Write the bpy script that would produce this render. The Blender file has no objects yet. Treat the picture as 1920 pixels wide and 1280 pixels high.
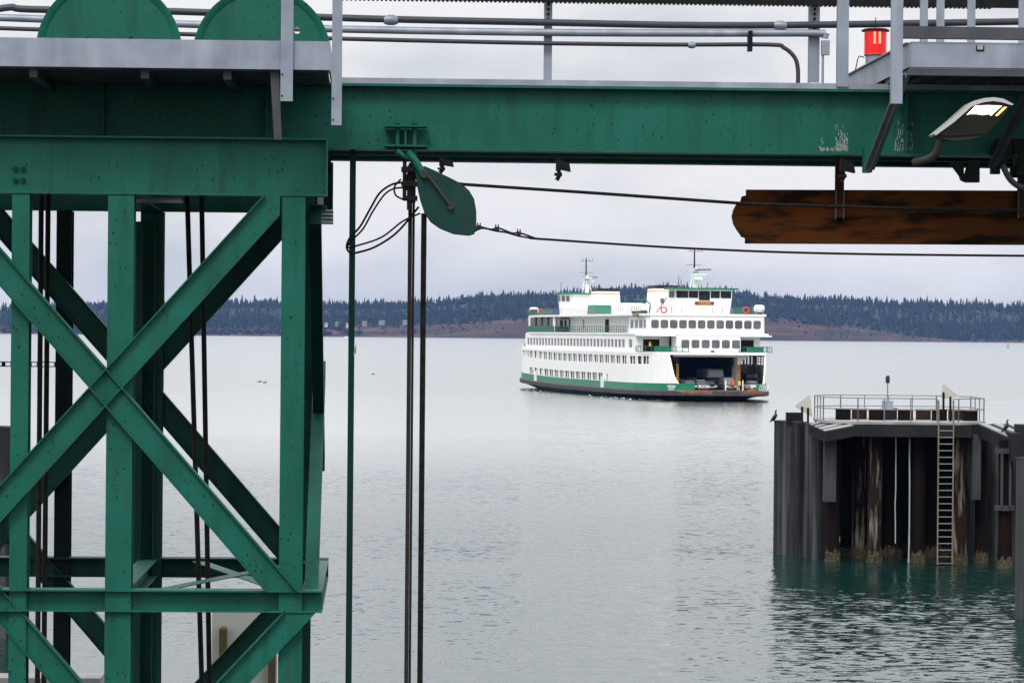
import bpy, math, random
from mathutils import Vector, Matrix
R = math.radians
random.seed(7)
C = bpy.context.scene
COL = C.collection

# ------------------------------------------------------------------ camera numbers (photo is 1920 x 1280)
F, H, PITCH, ROLL = 6000.0, 10.5, 15 / 6000, R(.5)
CAMROT = Matrix.Rotation(math.pi / 2 - PITCH, 3, 'X') @ Matrix.Rotation(ROLL, 3, 'Z')
def ray(px, py):
    return CAMROT @ Vector(((px - 960) / F, -(py - 640) / F, -1))
def hit(px, py, n, c):
    d = ray(px, py); k = (c - H * n[2]) / (d[0] * n[0] + d[1] * n[1] + d[2] * n[2])
    return Vector((0, 0, H)) + d * k

# ------------------------------------------------------------------ materials
MATS = {}
def mat(name, col, rough=.5, metal=0., col2=None, nscale=3., namt=.5, streak=None, sscale=(6, 6, .4), samt=.5,
        spots=None, spscale=8., spthr=.12, bump=0., bscale=30., spec=.3, emit=None, estr=0., coat=0., sthr=(.5, .72)):
    if name in ('fender_black', 'fender_grey', 'pile_steel', 'pile_pale', 'cap_concrete', 'barnacle', 'rust', 'rusty_brown', 'rope', 'black_iron', 'column_black', 'car_deck_dark'): spec = .08
    m = bpy.data.materials.new(name); m.use_nodes = True
    nt = m.node_tree; N, L = nt.nodes, nt.links
    b = N['Principled BSDF']
    b.inputs['Roughness'].default_value = rough; b.inputs['Metallic'].default_value = metal
    b.inputs['Specular IOR Level'].default_value = spec
    b.inputs['Coat Weight'].default_value = coat
    tc = N.new('ShaderNodeTexCoord')
    src = None
    def mixin(a, c2, fac):
        mx = N.new('ShaderNodeMix'); mx.data_type = 'RGBA'
        if a is None: mx.inputs['A'].default_value = (*col, 1)
        else: L.new(a, mx.inputs['A'])
        mx.inputs['B'].default_value = (*c2, 1)
        L.new(fac, mx.inputs['Factor'])
        return mx.outputs['Result']
    def ramp(fac, lo, hi, amt):
        mr = N.new('ShaderNodeMapRange'); mr.inputs['From Min'].default_value = lo; mr.inputs['From Max'].default_value = hi
        mr.inputs['To Max'].default_value = amt; L.new(fac, mr.inputs['Value']); return mr.outputs['Result']
    def noise(scale, sc3=None, detail=5):
        n = N.new('ShaderNodeTexNoise'); n.inputs['Scale'].default_value = scale; n.inputs['Detail'].default_value = detail
        if sc3:
            mp = N.new('ShaderNodeMapping'); mp.inputs['Scale'].default_value = sc3
            L.new(tc.outputs['Object'], mp.inputs['Vector']); L.new(mp.outputs[0], n.inputs['Vector'])
        else: L.new(tc.outputs['Object'], n.inputs['Vector'])
        return n.outputs['Fac']
    if col2: src = mixin(src, col2, ramp(noise(nscale), .35, .7, namt))
    if streak: src = mixin(src, streak, ramp(noise(1., sscale), *sthr, samt))
    if name in ('steel_green', 'block_green'): src = mixin(src, (.040, .022, .010), ramp(noise(1., (7, 7, .8)), .64, .80, .55))
    if spots:
        mp = N.new('ShaderNodeMapping'); mp.inputs['Scale'].default_value = (1, 1, .55)
        v = N.new('ShaderNodeTexVoronoi'); v.inputs['Scale'].default_value = spscale
        L.new(tc.outputs['Object'], mp.inputs['Vector']); L.new(mp.outputs[0], v.inputs['Vector'])
        mr = N.new('ShaderNodeMapRange'); mr.inputs['From Min'].default_value = spthr; mr.inputs['From Max'].default_value = spthr * .5
        L.new(v.outputs['Distance'], mr.inputs['Value'])
        # keep the spots only in patches
        mu = N.new('ShaderNodeMath'); mu.operation = 'MULTIPLY'
        L.new(mr.outputs['Result'], mu.inputs[0]); L.new(ramp(noise(1.7), .42, .52, 1), mu.inputs[1])
        src = mixin(src, spots, mu.outputs[0])
    if src is None: b.inputs['Base Color'].default_value = (*col, 1)
    else: L.new(src, b.inputs['Base Color'])
    if bump:
        bp = N.new('ShaderNodeBump'); bp.inputs['Strength'].default_value = bump; bp.inputs['Distance'].default_value = .02
        L.new(noise(bscale), bp.inputs['Height']); L.new(bp.outputs[0], b.inputs['Normal'])
    if emit:
        b.inputs['Emission Color'].default_value = (*emit, 1); b.inputs['Emission Strength'].default_value = estr
    MATS[name] = m
    return m

GREEN = (.0030, .080, .054)
mat('block_green', (.003, .030, .027), .55, 0, (.0045, .052, .043), 2.2, .8, (.05, .025, .012), (3, 3, 1.2), .25, (.02, .008, .004), 10, .16, spec=.2)
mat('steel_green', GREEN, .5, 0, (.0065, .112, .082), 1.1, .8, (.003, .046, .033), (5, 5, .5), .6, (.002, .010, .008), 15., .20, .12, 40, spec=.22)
mat('steel_green_dark', (.002, .040, .028), .55, 0, (.002, .027, .020), 1.1, .8, (.001, .006, .005), (4, 4, .25), .6, spec=.15)  # darker copy of the green, standing in for shade on rear steelwork
mat('steel_green_mid', (.003, .045, .033), .5, 0, (.002, .03, .022), 1.1, .8, spec=.2)
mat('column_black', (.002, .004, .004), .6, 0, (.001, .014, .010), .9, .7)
mat('galvanized', (.265, .295, .355), .45, .3, (.17, .19, .235), 2.2, .8, (.36, .395, .45), (3, 3, .5), .5, None, 8, .1, .05, 25)
mat('galvanized_dark', (.07, .075, .085), .55, .2, (.035, .038, .043), 2.5, .8)
mat('brace_grey', (.16, .165, .18), .5, .2, (.11, .115, .125), 3, .7)
mat('pipe_grey', (.034, .038, .052), .45, .1, (.055, .06, .075), 3, .5)
mat('rope', (.006, .006, .006), .6, 0, (.03, .026, .02), 12, .5, None, (1, 1, 1), 0, None, 8, .1, .8, 60)
mat('wire_rope', (.030, .024, .020), .5, .2, (.012, .011, .010), 8, .7, None, (1, 1, 1), 0, None, 8, .1, .9, 90)
mat('rust', (.085, .021, .004), .85, 0, (.032, .020, .004), .8, .8, (.006, .005, .003), (1.3, 3, 6.5), .93, None, 8, .1, .4, 20, sthr=(.47, .60))
mat('black_iron', (.008, .008, .009), .55, 0, (.02, .018, .016), 9, .5)
mat('grout', (.5, .48, .40), .8)
mat('lamp_shell', (.010, .010, .009), .6, 0, (.020, .020, .018), 5, .5, spec=.1)  # tray colour darkened to stand for the lamp's shaded underside
mat('lamp_arm_grey', (.085, .082, .072), .55, 0, (.05, .048, .042), 5, .5, spec=.15)
mat('lamp_glow', (1, .9, .7), .3, emit=(1, .86, .58), estr=3.2)
mat('beacon_red', (.45, .004, .004), .15, emit=(1, .008, .006), estr=.28, coat=.5)
mat('beacon_core', (1, .3, .2), .2, emit=(1, .16, .06), estr=1.5)
mat('old_bronze', (.040, .036, .022), .6, 0, (.02, .022, .016), 12, .8)
mat('bird_lime', (.28, .32, .295), .8)
mat('ship_white', (.88, .88, .87), .42, 0, (.83, .83, .81), .35, .6, (.66, .62, .55), (1.2, 1.2, .12), .16)
mat('ship_green', (.012, .17, .085), .4, 0, (.016, .22, .115), .5, .6)
mat('ship_rail_green', (.010, .11, .065), .5)
mat('ship_hull', (.006, .022, .018), .5, 0, (.010, .03, .026), .4, .6)
mat('rub_rail', (.060, .056, .060), .65, 0, (.035, .032, .034), .8, .7, (.12, .10, .09), (2, 2, .3), .4)
mat('deck_steel', (.055, .045, .040), .7, 0, (.17, .075, .050), .25, .9)
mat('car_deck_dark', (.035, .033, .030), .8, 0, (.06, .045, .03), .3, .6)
mat('ship_cream', (.20, .185, .155), .6, 0, (.07, .06, .05), .5, .8, (.25, .14, .08), (1, 1, .2), .3)
mat('ship_glass', (.07, .077, .083), .08, 0, (.14, .148, .155), .6, .8, None, spec=.7)
mat('bridge_glass', (.010, .012, .014), .08, 0, (.035, .04, .045), .9, .7, None, spec=.15)
mat('gallery_frame', (.06, .05, .04), .6)
mat('foam', (.62, .66, .66), .8)
mat('ship_black', (.012, .012, .013), .5)
mat('apron_rust', (.26, .105, .065), .8, 0, (.12, .06, .045), .8, .8)
mat('ship_gold', (.60, .30, .03), .5)
mat('ship_brown', (.17, .045, .012), .5)
mat('hazard_yellow', (.70, .33, .02), .6)
mat('white_plain', (.80, .80, .80), .5)
mat('life_red', (.65, .035, .02), .5)
mat('orange_vest', (.90, .10, .015), .6)
mat('yellow_vest', (.85, .75, .04), .6)
mat('cloth_dark', (.015, .018, .028), .8)
mat('skin', (.45, .26, .18), .6)
mat('hair', (.03, .02, .015), .8)
mat('tyre', (.012, .012, .012), .8)
mat('chrome', (.55, .56, .58), .25, .8)
mat('head_lamp', (.85, .87, .9), .15)
mat('fender_black', (.010, .011, .012), .6, 0, (.025, .026, .028), .6, .8, (.15, .155, .16), (1.9, 1.9, .10), .6, None, 8, .1, .3, 10)
mat('fender_grey', (.052, .055, .055), .7, 0, (.035, .037, .037), .8, .7, (.10, .10, .095), (4, 4, .2), .5)
mat('pile_steel', (.005, .0045, .004), .8, 0, (.013, .005, .0035), .5, .8, (.003, .003, .003), (2, 2, .2), .6, None, 8, .1, .4, 8)
mat('pile_pale', (.010, .008, .007), .8, 0, (.030, .011, .007), .9, .8, (.26, .24, .21), (4.5, 4.5, .55), .9, None, 8, .1, .4, 10)
mat('barnacle', (.095, .080, .052), .95, 0, (.014, .012, .008), 9, .95, None, (1, 1, 1), 0, None, 8, .1, 1., 20)
mat('rusty_brown', (.045, .018, .010), .8, 0, (.012, .009, .008), 2, .7)
mat('cap_concrete', (.014, .0145, .015), .8, 0, (.030, .031, .033), .5, .7, (.007, .007, .007), (1.5, 1.5, .3), .5)
mat('deck_pale', (.32, .32, .32), .8, 0, (.12, .12, .115), .9, .7)
mat('rail_grey', (.20, .21, .22), .5, .3)
mat('ladder_weathered', (.20, .175, .13), .7, 0, (.12, .07, .04), 1.5, .7)
mat('sign_back', (.46, .44, .39), .6, 0, (.38, .36, .32), 2, .6)
mat('bird_black', (.008, .008, .009), .5)
mat('panel_white', (.62, .61, .58), .5, 0, (.52, .51, .48), 1, .5)
mat('timber_mossy', (.12, .10, .03), .8, 0, (.06, .055, .02), 6, .7)
mat('timber', (.13, .085, .06), .8, 0, (.07, .05, .035), 5, .7)
mat('house_wall', (.50, .48, .45), .8); mat('house_tan', (.26, .20, .15), .8); mat('house_blue', (.22, .26, .29), .8)
mat('house_roof', (.16, .15, .16), .8)
mat('buoy_green', (.02, .30, .15), .5)

def m_terrain():
    m = mat('bluff', (.062, .034, .019), .95, 0, (.020, .020, .009), .014, .95, (.17, .105, .065), (.006, .02, .09), .55)
    return m
m_terrain()
mat('conifer', (.018, .030, .017), .9, 0, (.030, .040, .018), .02, .8)
mat('conifer_dark', (.013, .023, .014), .9)
mat('scrub', (.050, .040, .024), .95, 0, (.075, .055, .035), .05, .8)

def m_water():
    m = bpy.data.materials.new('sea_water'); m.use_nodes = True
    nt = m.node_tree; N, L = nt.nodes, nt.links; b = N['Principled BSDF']
    b.inputs['Base Color'].default_value = (.0045, .024, .0205, 1)
    b.inputs['IOR'].default_value = 1.333
    b.inputs['Roughness'].default_value = .05
    tc = N.new('ShaderNodeTexCoord')
    def nz(sc, detail, rough, rot=0.):
        mp = N.new('ShaderNodeMapping'); mp.inputs['Scale'].default_value = sc; mp.inputs['Rotation'].default_value = (0, 0, rot)
        L.new(tc.outputs['Object'], mp.inputs['Vector'])
        n = N.new('ShaderNodeTexNoise'); n.inputs['Scale'].default_value = 1; n.inputs['Detail'].default_value = detail
        n.inputs['Roughness'].default_value = rough; L.new(mp.outputs[0], n.inputs['Vector']); return n
    def vm(op, a, bb):
        k = N.new('ShaderNodeVectorMath'); k.operation = op
        for i, v in enumerate((a, bb)):
            if v is None: continue
            if op == 'SCALE' and i == 1: dst = k.inputs['Scale']
            else: dst = k.inputs[i]
            if isinstance(v, (int, float, tuple)): dst.default_value = v
            else: L.new(v, dst)
        return k.outputs[0]
    def mrange(v, a, bb, c, d):
        mr = N.new('ShaderNodeMapRange'); mr.inputs['From Min'].default_value = a; mr.inputs['From Max'].default_value = bb
        mr.inputs['To Min'].default_value = c; mr.inputs['To Max'].default_value = d; L.new(v, mr.inputs['Value']); return mr.outputs['Result']
    waves = nz((1.7, 2.7, 1), 4, .62, .12).outputs['Color']
    slope = vm('SUBTRACT', waves, (.5, .5, .5))
    sep = N.new('ShaderNodeSeparateXYZ'); L.new(tc.outputs['Object'], sep.inputs[0])
    L.new(mrange(sep.outputs['Y'], 190, 620, .045, .34), b.inputs['Roughness'])   # unresolved ripples far out
    calm = mrange(sep.outputs['Y'], 170, 500, .78, .36)           # choppier inside the slip, smoother far out
    patch = mrange(nz((.007, .030, 1), 3, .5, .05).outputs['Fac'], .38, .64, .62, 1.15)   # cat's paws
    k = N.new('ShaderNodeMath'); k.operation = 'MULTIPLY'; L.new(calm, k.inputs[0]); L.new(patch, k.inputs[1])
    k2 = N.new('ShaderNodeMath'); k2.operation = 'MULTIPLY'; L.new(k.outputs[0], k2.inputs[0]); k2.inputs[1].default_value = WAVE
    slope = vm('SCALE', slope, k2.outputs[0])
    slope = vm('MULTIPLY', slope, (.7, 1., 0.))
    nrm = vm('NORMALIZE', vm('ADD', slope, (0., -.040, 1.)), None)
    L.new(nrm, b.inputs['Normal']); L.new(nrm, b.inputs['Coat Normal'])
    b.inputs['Coat IOR'].default_value = 1.5; b.inputs['Coat Roughness'].default_value = .16
    L.new(mrange(sep.outputs['Y'], 175, 330, .0, 1.), b.inputs['Coat Weight'])
    MATS['sea_water'] = m
WAVE = 1.0
m_water()

# ------------------------------------------------------------------ mesh helper
class MB:
    def __init__(s, tf=None): s.v = []; s.f = []; s.tf = tf or (lambda *p: Vector(p))
    def P(s, p): s.v.append(Vector(s.tf(*p))); return len(s.v) - 1
    def box(s, x0, x1, y0, y1, z0, z1):
        i = [s.P((x, y, z)) for z in (z0, z1) for y in (y0, y1) for x in (x0, x1)]
        for q in ((0, 2, 3, 1), (4, 5, 7, 6), (0, 1, 5, 4), (2, 6, 7, 3), (0, 4, 6, 2), (1, 3, 7, 5)): s.f.append([i[k] for k in q])
        return s
    def quad(s, *ps): s.f.append([s.P(p) for p in ps]); return s
    def prism(s, a, b):                       # two matching polygons joined
        n = len(a); i = [s.P(p) for p in a]; j = [s.P(p) for p in b]
        s.f.append(i[::-1]); s.f.append(j)
        for k in range(n): s.f.append([i[k], i[(k + 1) % n], j[(k + 1) % n], j[k]])
        return s
    def loft(s, rings, cap=True):
        ids = [[s.P(p) for p in r] for r in rings]; n = len(ids[0])
        for a, b in zip(ids, ids[1:]):
            for k in range(n): s.f.append([a[k], a[(k + 1) % n], b[(k + 1) % n], b[k]])
        if cap: s.f.append(ids[0][::-1]); s.f.append(ids[-1])
        return s
    def tube(s, pts, r, n=8):
        pts = [Vector(p) for p in pts]; rings = []; up = None
        for k, p in enumerate(pts):
            d = (pts[min(k + 1, len(pts) - 1)] - pts[max(k - 1, 0)]).normalized()
            if up is None: up = Vector((0, 0, 1)) if abs(d.z) < .9 else Vector((1, 0, 0))
            a = d.cross(up).normalized(); b = a.cross(d).normalized(); up = b
            rr = r[k] if isinstance(r, (list, tuple)) else r
            rings.append([p + a * math.cos(2 * math.pi * j / n) * rr + b * math.sin(2 * math.pi * j / n) * rr for j in range(n)])
        return s.loft(rings)
    def cyl(s, p0, p1, r0, r1=None, n=16): return s.tube([p0, p1], [r0, r0 if r1 is None else r1], n)
    def bar(s, p0, p1, wd, w, hd, h):         # rectangular bar, wd/hd unit directions
        p0, p1, wd, hd = map(Vector, (p0, p1, wd, hd)); r = []
        for p in (p0, p1): r.append([p + wd * a * w / 2 + hd * b * h / 2 for a, b in ((-1, -1), (1, -1), (1, 1), (-1, 1))])
        return s.loft(r)
    def ibeam(s, p0, p1, hd, h, wd, w, tf, tw):   # hd: along the web, wd: across the flanges
        p0, p1, hd, wd = Vector(p0), Vector(p1), Vector(hd).normalized(), Vector(wd).normalized()
        a, b, c, e = w / 2, tw / 2, h / 2, h / 2 - tf
        sec = [(-a, -c), (a, -c), (a, -e), (b, -e), (b, e), (a, e), (a, c), (-a, c), (-a, e), (-b, e), (-b, -e), (-a, -e)]
        return s.loft([[p + wd * x + hd * y for x, y in sec] for p in (p0, p1)])
    def lathe(s, c, prof, n=20, ax='z'):
        rings = []
        for r, h in prof:
            rg = []
            for k in range(n):
                a = 2 * math.pi * k / n; x, y = r * math.cos(a), r * math.sin(a)
                rg.append((c[0] + x, c[1] + y, c[2] + h) if ax == 'z' else (c[0] + x, c[1] + h, c[2] + y))
            rings.append(rg)
        return s.loft(rings)
    def build(s, name, m, parent=None, smooth=False):
        me = bpy.data.meshes.new(name)
        vs = s.v
        if parent is not None:
            inv = (Matrix.Translation(parent['_l']) @ Matrix.Rotation(parent['_r'], 4, 'Z')).inverted()
            vs = [inv @ v for v in vs]
        me.from_pydata([tuple(v) for v in vs], [], s.f); me.materials.append(MATS[m])
        import bmesh
        bm = bmesh.new(); bm.from_mesh(me); bmesh.ops.recalc_face_normals(bm, faces=bm.faces); bm.to_mesh(me); bm.free()
        if smooth:
            for p in me.polygons: p.use_smooth = True
            try: me.set_sharp_from_angle(angle=R(40))
            except Exception: pass
        o = bpy.data.objects.new(name, me); COL.objects.link(o)
        if parent is not None:
            o.parent = parent['_o']
            o['_l'] = (0, 0, 0); o['_r'] = 0.
        return o

ROOTS = {}
class Root(dict): pass
def thing(name, label, cat, loc=(0, 0, 0), rotz=0., group=None):
    o = bpy.data.objects.new(name, None); COL.objects.link(o); o.empty_display_size = .2
    o.location = loc; o.rotation_euler = (0, 0, rotz)
    o['label'] = label; o['category'] = cat
    if group: o['group'] = group
    return Root(_o=o, _l=Vector(loc), _r=rotz)
def sub(part, root):                          # part becomes a parent for sub-parts (same local frame)
    return Root(_o=part, _l=root['_l'], _r=root['_r'])
def tag(o, label, cat, group=None):
    o['label'] = label; o['category'] = cat
    if group: o['group'] = group
    return o
def kind(o, k): o['kind'] = k; return o
def single(mb, name, m, label, cat, group=None, smooth=False, loc=None, rotz=0.):   # one-mesh thing with its origin at its base
    if loc is None:
        loc = Vector((sum(v.x for v in mb.v) / len(mb.v), sum(v.y for v in mb.v) / len(mb.v), min(v.z for v in mb.v)))
    inv = (Matrix.Translation(loc) @ Matrix.Rotation(rotz, 4, 'Z')).inverted(); mb.v = [inv @ v for v in mb.v]
    o = mb.build(name, m, None, smooth); o.location = loc; o.rotation_euler = (0, 0, rotz)
    return tag(o, label, cat, group)
def copy_tree(o, parent=None):
    c = o.copy(); COL.objects.link(c)
    if parent is not None: c.parent = parent
    for ch in list(o.children): copy_tree(ch, c)
    return c
def text(s, name, m, parent, loc, xdir, zdir, size, width=None):
    cu = bpy.data.curves.new(name, 'FONT'); cu.body = s; cu.size = size; cu.align_x = 'CENTER'; cu.align_y = 'CENTER'; cu.extrude = .01; cu.offset = size * .02
    cu.materials.append(MATS[m])
    o = bpy.data.objects.new(name, cu); COL.objects.link(o)
    x, z = Vector(xdir).normalized(), Vector(zdir).normalized(); n = x.cross(z)
    M = Matrix((x, z, n)).transposed().to_4x4(); M.translation = Vector(loc)
    if parent is not None:
        M = (Matrix.Translation(parent['_l']) @ Matrix.Rotation(parent['_r'], 4, 'Z')).inverted() @ M
        o.parent = parent['_o']
    o.matrix_local = M
    dg = bpy.context.evaluated_depsgraph_get(); me = bpy.data.meshes.new_from_object(o.evaluated_get(dg))
    q = bpy.data.objects.new(name, me); COL.objects.link(q); q.parent = o.parent; q.matrix_local = M
    if not me.materials: me.materials.append(MATS[m])
    bpy.data.objects.remove(o); return q
def wall(mb, fn, u0, u1, z0, z1, holes, th, us=()):
    """slab with rectangular holes; fn(u, z, d) -> frame point, d = depth inwards"""
    U = sorted({u0, u1, *us, *[h[0] for h in holes], *[h[1] for h in holes]}); U = [u for u in U if u0 <= u <= u1]
    Z = sorted({z0, z1, *[h[2] for h in holes], *[h[3] for h in holes]})
    def hole(i, j):
        if not (0 <= i < len(U) - 1 and 0 <= j < len(Z) - 1): return True
        a, b = (U[i] + U[i + 1]) / 2, (Z[j] + Z[j + 1]) / 2
        return any(h[0] < a < h[1] and h[2] < b < h[3] for h in holes)
    for i in range(len(U) - 1):
        for j in range(len(Z) - 1):
            if hole(i, j): continue
            a, b, c, d = U[i], U[i + 1], Z[j], Z[j + 1]
            for dd in (0, th): mb.quad(fn(a, c, dd), fn(b, c, dd), fn(b, d, dd), fn(a, d, dd))
            if hole(i - 1, j): mb.quad(fn(a, c, 0), fn(a, d, 0), fn(a, d, th), fn(a, c, th))
            if hole(i + 1, j): mb.quad(fn(b, c, 0), fn(b, d, 0), fn(b, d, th), fn(b, c, th))
            if hole(i, j - 1): mb.quad(fn(a, c, 0), fn(b, c, 0), fn(b, c, th), fn(a, c, th))
            if hole(i, j + 1): mb.quad(fn(a, d, 0), fn(b, d, 0), fn(b, d, th), fn(a, d, th))
    return mb

# ================================================================== SETTING
mb = MB(); mb.quad((-15000, -400, 0), (15000, -400, 0), (15000, 16000, 0), (-15000, 16000, 0))
kind(mb.build('water', 'sea_water'), 'structure')

def lerp(tab, x):
    if x <= tab[0][0]: return tab[0][1]
    for (a, ya), (b, yb) in zip(tab, tab[1:]):
        if x <= b: return ya + (yb - ya) * (x - a) / (b - a)
    return tab[-1][1]
SKYL = [(-900, 585), (-200, 572), (0, 567), (300, 562), (560, 562), (700, 566), (800, 560), (900, 553), (1000, 547), (1100, 543), (1200, 537),
        (1300, 535), (1400, 545), (1470, 550), (1550, 556), (1700, 560), (1800, 564), (1920, 567), (2300, 575), (3000, 590)]
BLUF = [(-900, 618), (0, 614), (400, 614), (560, 612), (640, 606), (700, 605), (800, 600), (900, 594), (1000, 590), (1250, 589), (1450, 590), (1500, 594),
        (1600, 604), (1700, 620), (1780, 630), (1900, 633), (3000, 636)]
def zpx(px, py, D): return H + (625 + .0087 * (px - 960) - py) / F * D
def rnd1(x, s): return math.sin(x * 1.7 + s) * .5 + math.sin(x * 3.9 + s * 2.1) * .3 + math.sin(x * 9.1 + s * .7) * .2
SH = 7000.
def terr(X, k):        # k row 0..7
    px = 960 + X * F / (SH + 100)
    zb = max(4., zpx(px, lerp(BLUF, px) + 7, SH + 130)) + 2.5 * rnd1(X * .02, 1)
    zt = max(zb + 6, zpx(px, lerp(SKYL, px) + 13, SH + 760)) + 3 * rnd1(X * .013, 3)
    sh = SH + 30 * rnd1(X * .006, 5)
    rows = [(sh - 12, -2.), (sh, 1.2), (sh + 18, zb * .18 + rnd1(X * .05, 2)), (sh + 60, zb * .62 + 3 * rnd1(X * .04, 9)), (sh + 120, zb),
            (sh + 300, zb + (zt - zb) * .42), (sh + 560, zb + (zt - zb) * .84), (sh + 760, zt), (sh + 1500, zt * .8), (sh + 2600, -20.)]
    return rows[k]
mb = MB(); xs = [-3000 + 20 * i for i in range(301)]
g = [[mb.P((x, *terr(x, k))) for x in xs] for k in range(10)]
for k in range(4):
    for i in range(300): mb.f.append([g[k][i], g[k][i + 1], g[k + 1][i + 1], g[k + 1][i]])
kind(mb.build('far_shore_bluff', 'bluff', None, True), 'structure')
mb = MB(); g = [[mb.P((x, *terr(x, k))) for x in xs] for k in range(4, 10)]
for k in range(5):
    for i in range(300): mb.f.append([g[k][i], g[k][i + 1], g[k + 1][i + 1], g[k + 1][i]])
kind(mb.build('far_shore_hill', 'conifer_dark', None, True), 'structure')

def conifer(mb, x, y, z, h, rr=None, lean=0.):
    r = rr or h * random.uniform(.16, .24); n = 6; tiers = 4
    for t in range(tiers):
        b = h * (.10 + .8 * t / tiers); top = min(h, b + h * (.9 / tiers) * 1.65); rad = r * (1 - .78 * t / tiers) * random.uniform(.8, 1.15)
        a0 = random.random() * 6.3
        ring = [mb.P((x + rad * random.uniform(.6, 1.25) * math.cos(a0 + 6.283 * k / n), y + rad * random.uniform(.6, 1.2) * math.sin(a0 + 6.283 * k / n), z + b + random.uniform(-.05, .05) * h)) for k in range(n)]
        c = mb.P((x + lean * top, y, z + top))
        for k in range(n): mb.f.append([ring[k], ring[(k + 1) % n], c])
def broad(mb, x, y, z, h):
    for q in range(4):
        cx, cy, cz, rr = x + random.uniform(-.3, .3) * h, y + random.uniform(-.3, .3) * h, z + h * random.uniform(.4, .75), h * random.uniform(.22, .36)
        n = 6; rings = []
        for lv, kk in ((-.8, .55), (0, 1), (.7, .6)):
            rings.append([mb.P((cx + rr * kk * random.uniform(.75, 1.2) * math.cos(6.283 * k / n), cy + rr * kk * random.uniform(.75, 1.2) * math.sin(6.283 * k / n), cz + rr * lv)) for k in range(n)])
        c = mb.P((cx, cy, cz + rr * 1.1))
        for a, b in zip(rings, rings[1:]):
            for k in range(n): mb.f.append([a[k], a[(k + 1) % n], b[(k + 1) % n], b[k]])
        for k in range(n): mb.f.append([rings[-1][k], rings[-1][(k + 1) % n], c])
def terr_at(X, dy):     # dy metres behind the shoreline
    rows = [terr(X, k) for k in range(10)]; y = rows[1][0] + dy
    for (ya, za), (yb, zb) in zip(rows, rows[1:]):
        if y <= yb: return y, za + (zb - za) * (y - ya) / (yb - ya)
    return y, 0
mb, mb2, mb3 = MB(), MB(), MB()
for i in range(11500):
    X = random.uniform(-1750, 1750); px = 960 + X * F / SH
    dy = random.choice((random.uniform(95, 330), random.uniform(110, 800), random.uniform(640, 900)))
    y, z = terr_at(X, dy)
    big = 12 + 11 * random.random() + (9 if random.random() < .10 else 0)
    if random.random() < .88: conifer(mb if random.random() < .5 else mb2, X, y, z - 1, big)
    else: broad(mb2, X, y, z - 1, big * .62)
for i in range(2300):
    X = random.uniform(-1750, 1750); px = 960 + X * F / SH
    left = px < 680
    if not left and random.random() < .70 + .28 * math.sin(X * .021) * math.sin(X * .0057 + 1): continue
    y, z = terr_at(X, random.uniform(14, 125)); broad(mb3 if random.random() < (.35 if left else .6) else mb2, X, y, z - 1, random.uniform(5, 13) if left else random.uniform(2.5, 7))
kind(tag(mb.build('conifer_forest', 'conifer'), 'dark evergreen forest covering the far ridge above the bluff', 'forest'), 'stuff')
kind(tag(mb2.build('mixed_forest', 'conifer_dark'), 'dense mixed woodland across the slope of the far shore', 'forest'), 'stuff')
kind(tag(mb3.build('bluff_scrub', 'scrub'), 'brown scrub bushes on the bare bluff at the waterline', 'scrub'), 'stuff')
protos = []
for q in range(5):
    m_ = MB(); conifer(m_, 0, 0, 0, 26, random.uniform(3.6, 5)); m_.cyl((0, 0, -2), (0, 0, 20), .5, .1, 5)
    protos.append(m_.build('conifer_tree', 'conifer_dark'))
used = [0] * 5
for i in range(90):
    px = 20 + 1890 * (i + random.uniform(.1, .9)) / 90; X = (px - 960) / F * (SH + 780)
    y, z = terr_at(X, random.uniform(735, 775)); q = random.randrange(5)
    o = protos[q] if not used[q] else protos[q].copy()
    if used[q]: COL.objects.link(o)
    used[q] = 1; o.location = (X, y, z - 1); s_ = random.uniform(.72, 1.2); o.scale = (s_ * .9, s_ * .9, s_); o.rotation_euler.z = random.random() * 6
    tag(o, 'tall dark conifer rising from the far wooded skyline', 'tree', 'conifers along the far skyline')

houses = [(612, 604, 6), (632, 603, 5), (652, 605, 7), (684, 602, 10), (716, 600, 11), (760, 600, 10), (874, 619, 6)]
HC = ['house_wall', 'house_tan', 'house_wall', 'house_tan', 'house_blue', 'house_blue', 'house_wall']
HL = ['tiny white house at the left end of the far shore hamlet', 'small pale house second from left among far shore trees', 'pale gabled house right behind the thin green pole',
      'wide cream house on the bluff right of the green pole', 'long pale blue roofed house above the bare bluff', 'low grey house just left of the hanging ropes, far shore', 'small white cottage low on the brown bluff']
for (px, py, w), lb, hc in zip(houses, HL, HC):
    D = SH + 110; X = (px - 960) / F * D; z = zpx(px, py + 4, D)
    t = thing('shore_house', lb, 'house', (X, D - 15, z - 6), random.uniform(-.4, .4), 'houses on the far shore')
    c, s_ = math.cos(t['_r']), math.sin(t['_r'])
    tf = lambda a, b, zz, X=X, D=D, z=z, c=c, s_=s_: Vector((X + c * a - s_ * b, D - 15 + s_ * a + c * b, z + zz))
    MB(tf).box(-w / 2, w / 2, -4, 4, -6, 2).build('wall', hc, t)
    MB(tf).prism([(-w / 2 - .5, -4.6, 2), (-w / 2 - .5, 4.6, 2), (-w / 2 - .5, 0, 4.6)], [(w / 2 + .5, -4.6, 2), (w / 2 + .5, 4.6, 2), (w / 2 + .5, 0, 4.6)]).build('roof', 'house_roof', t)
    for k in (-1, 1): MB(tf).box(k * w * .25 - .7, k * w * .25 + .7, -4.08, -3.9, -.6, 1.2).build('window', 'ship_glass', t)

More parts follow.
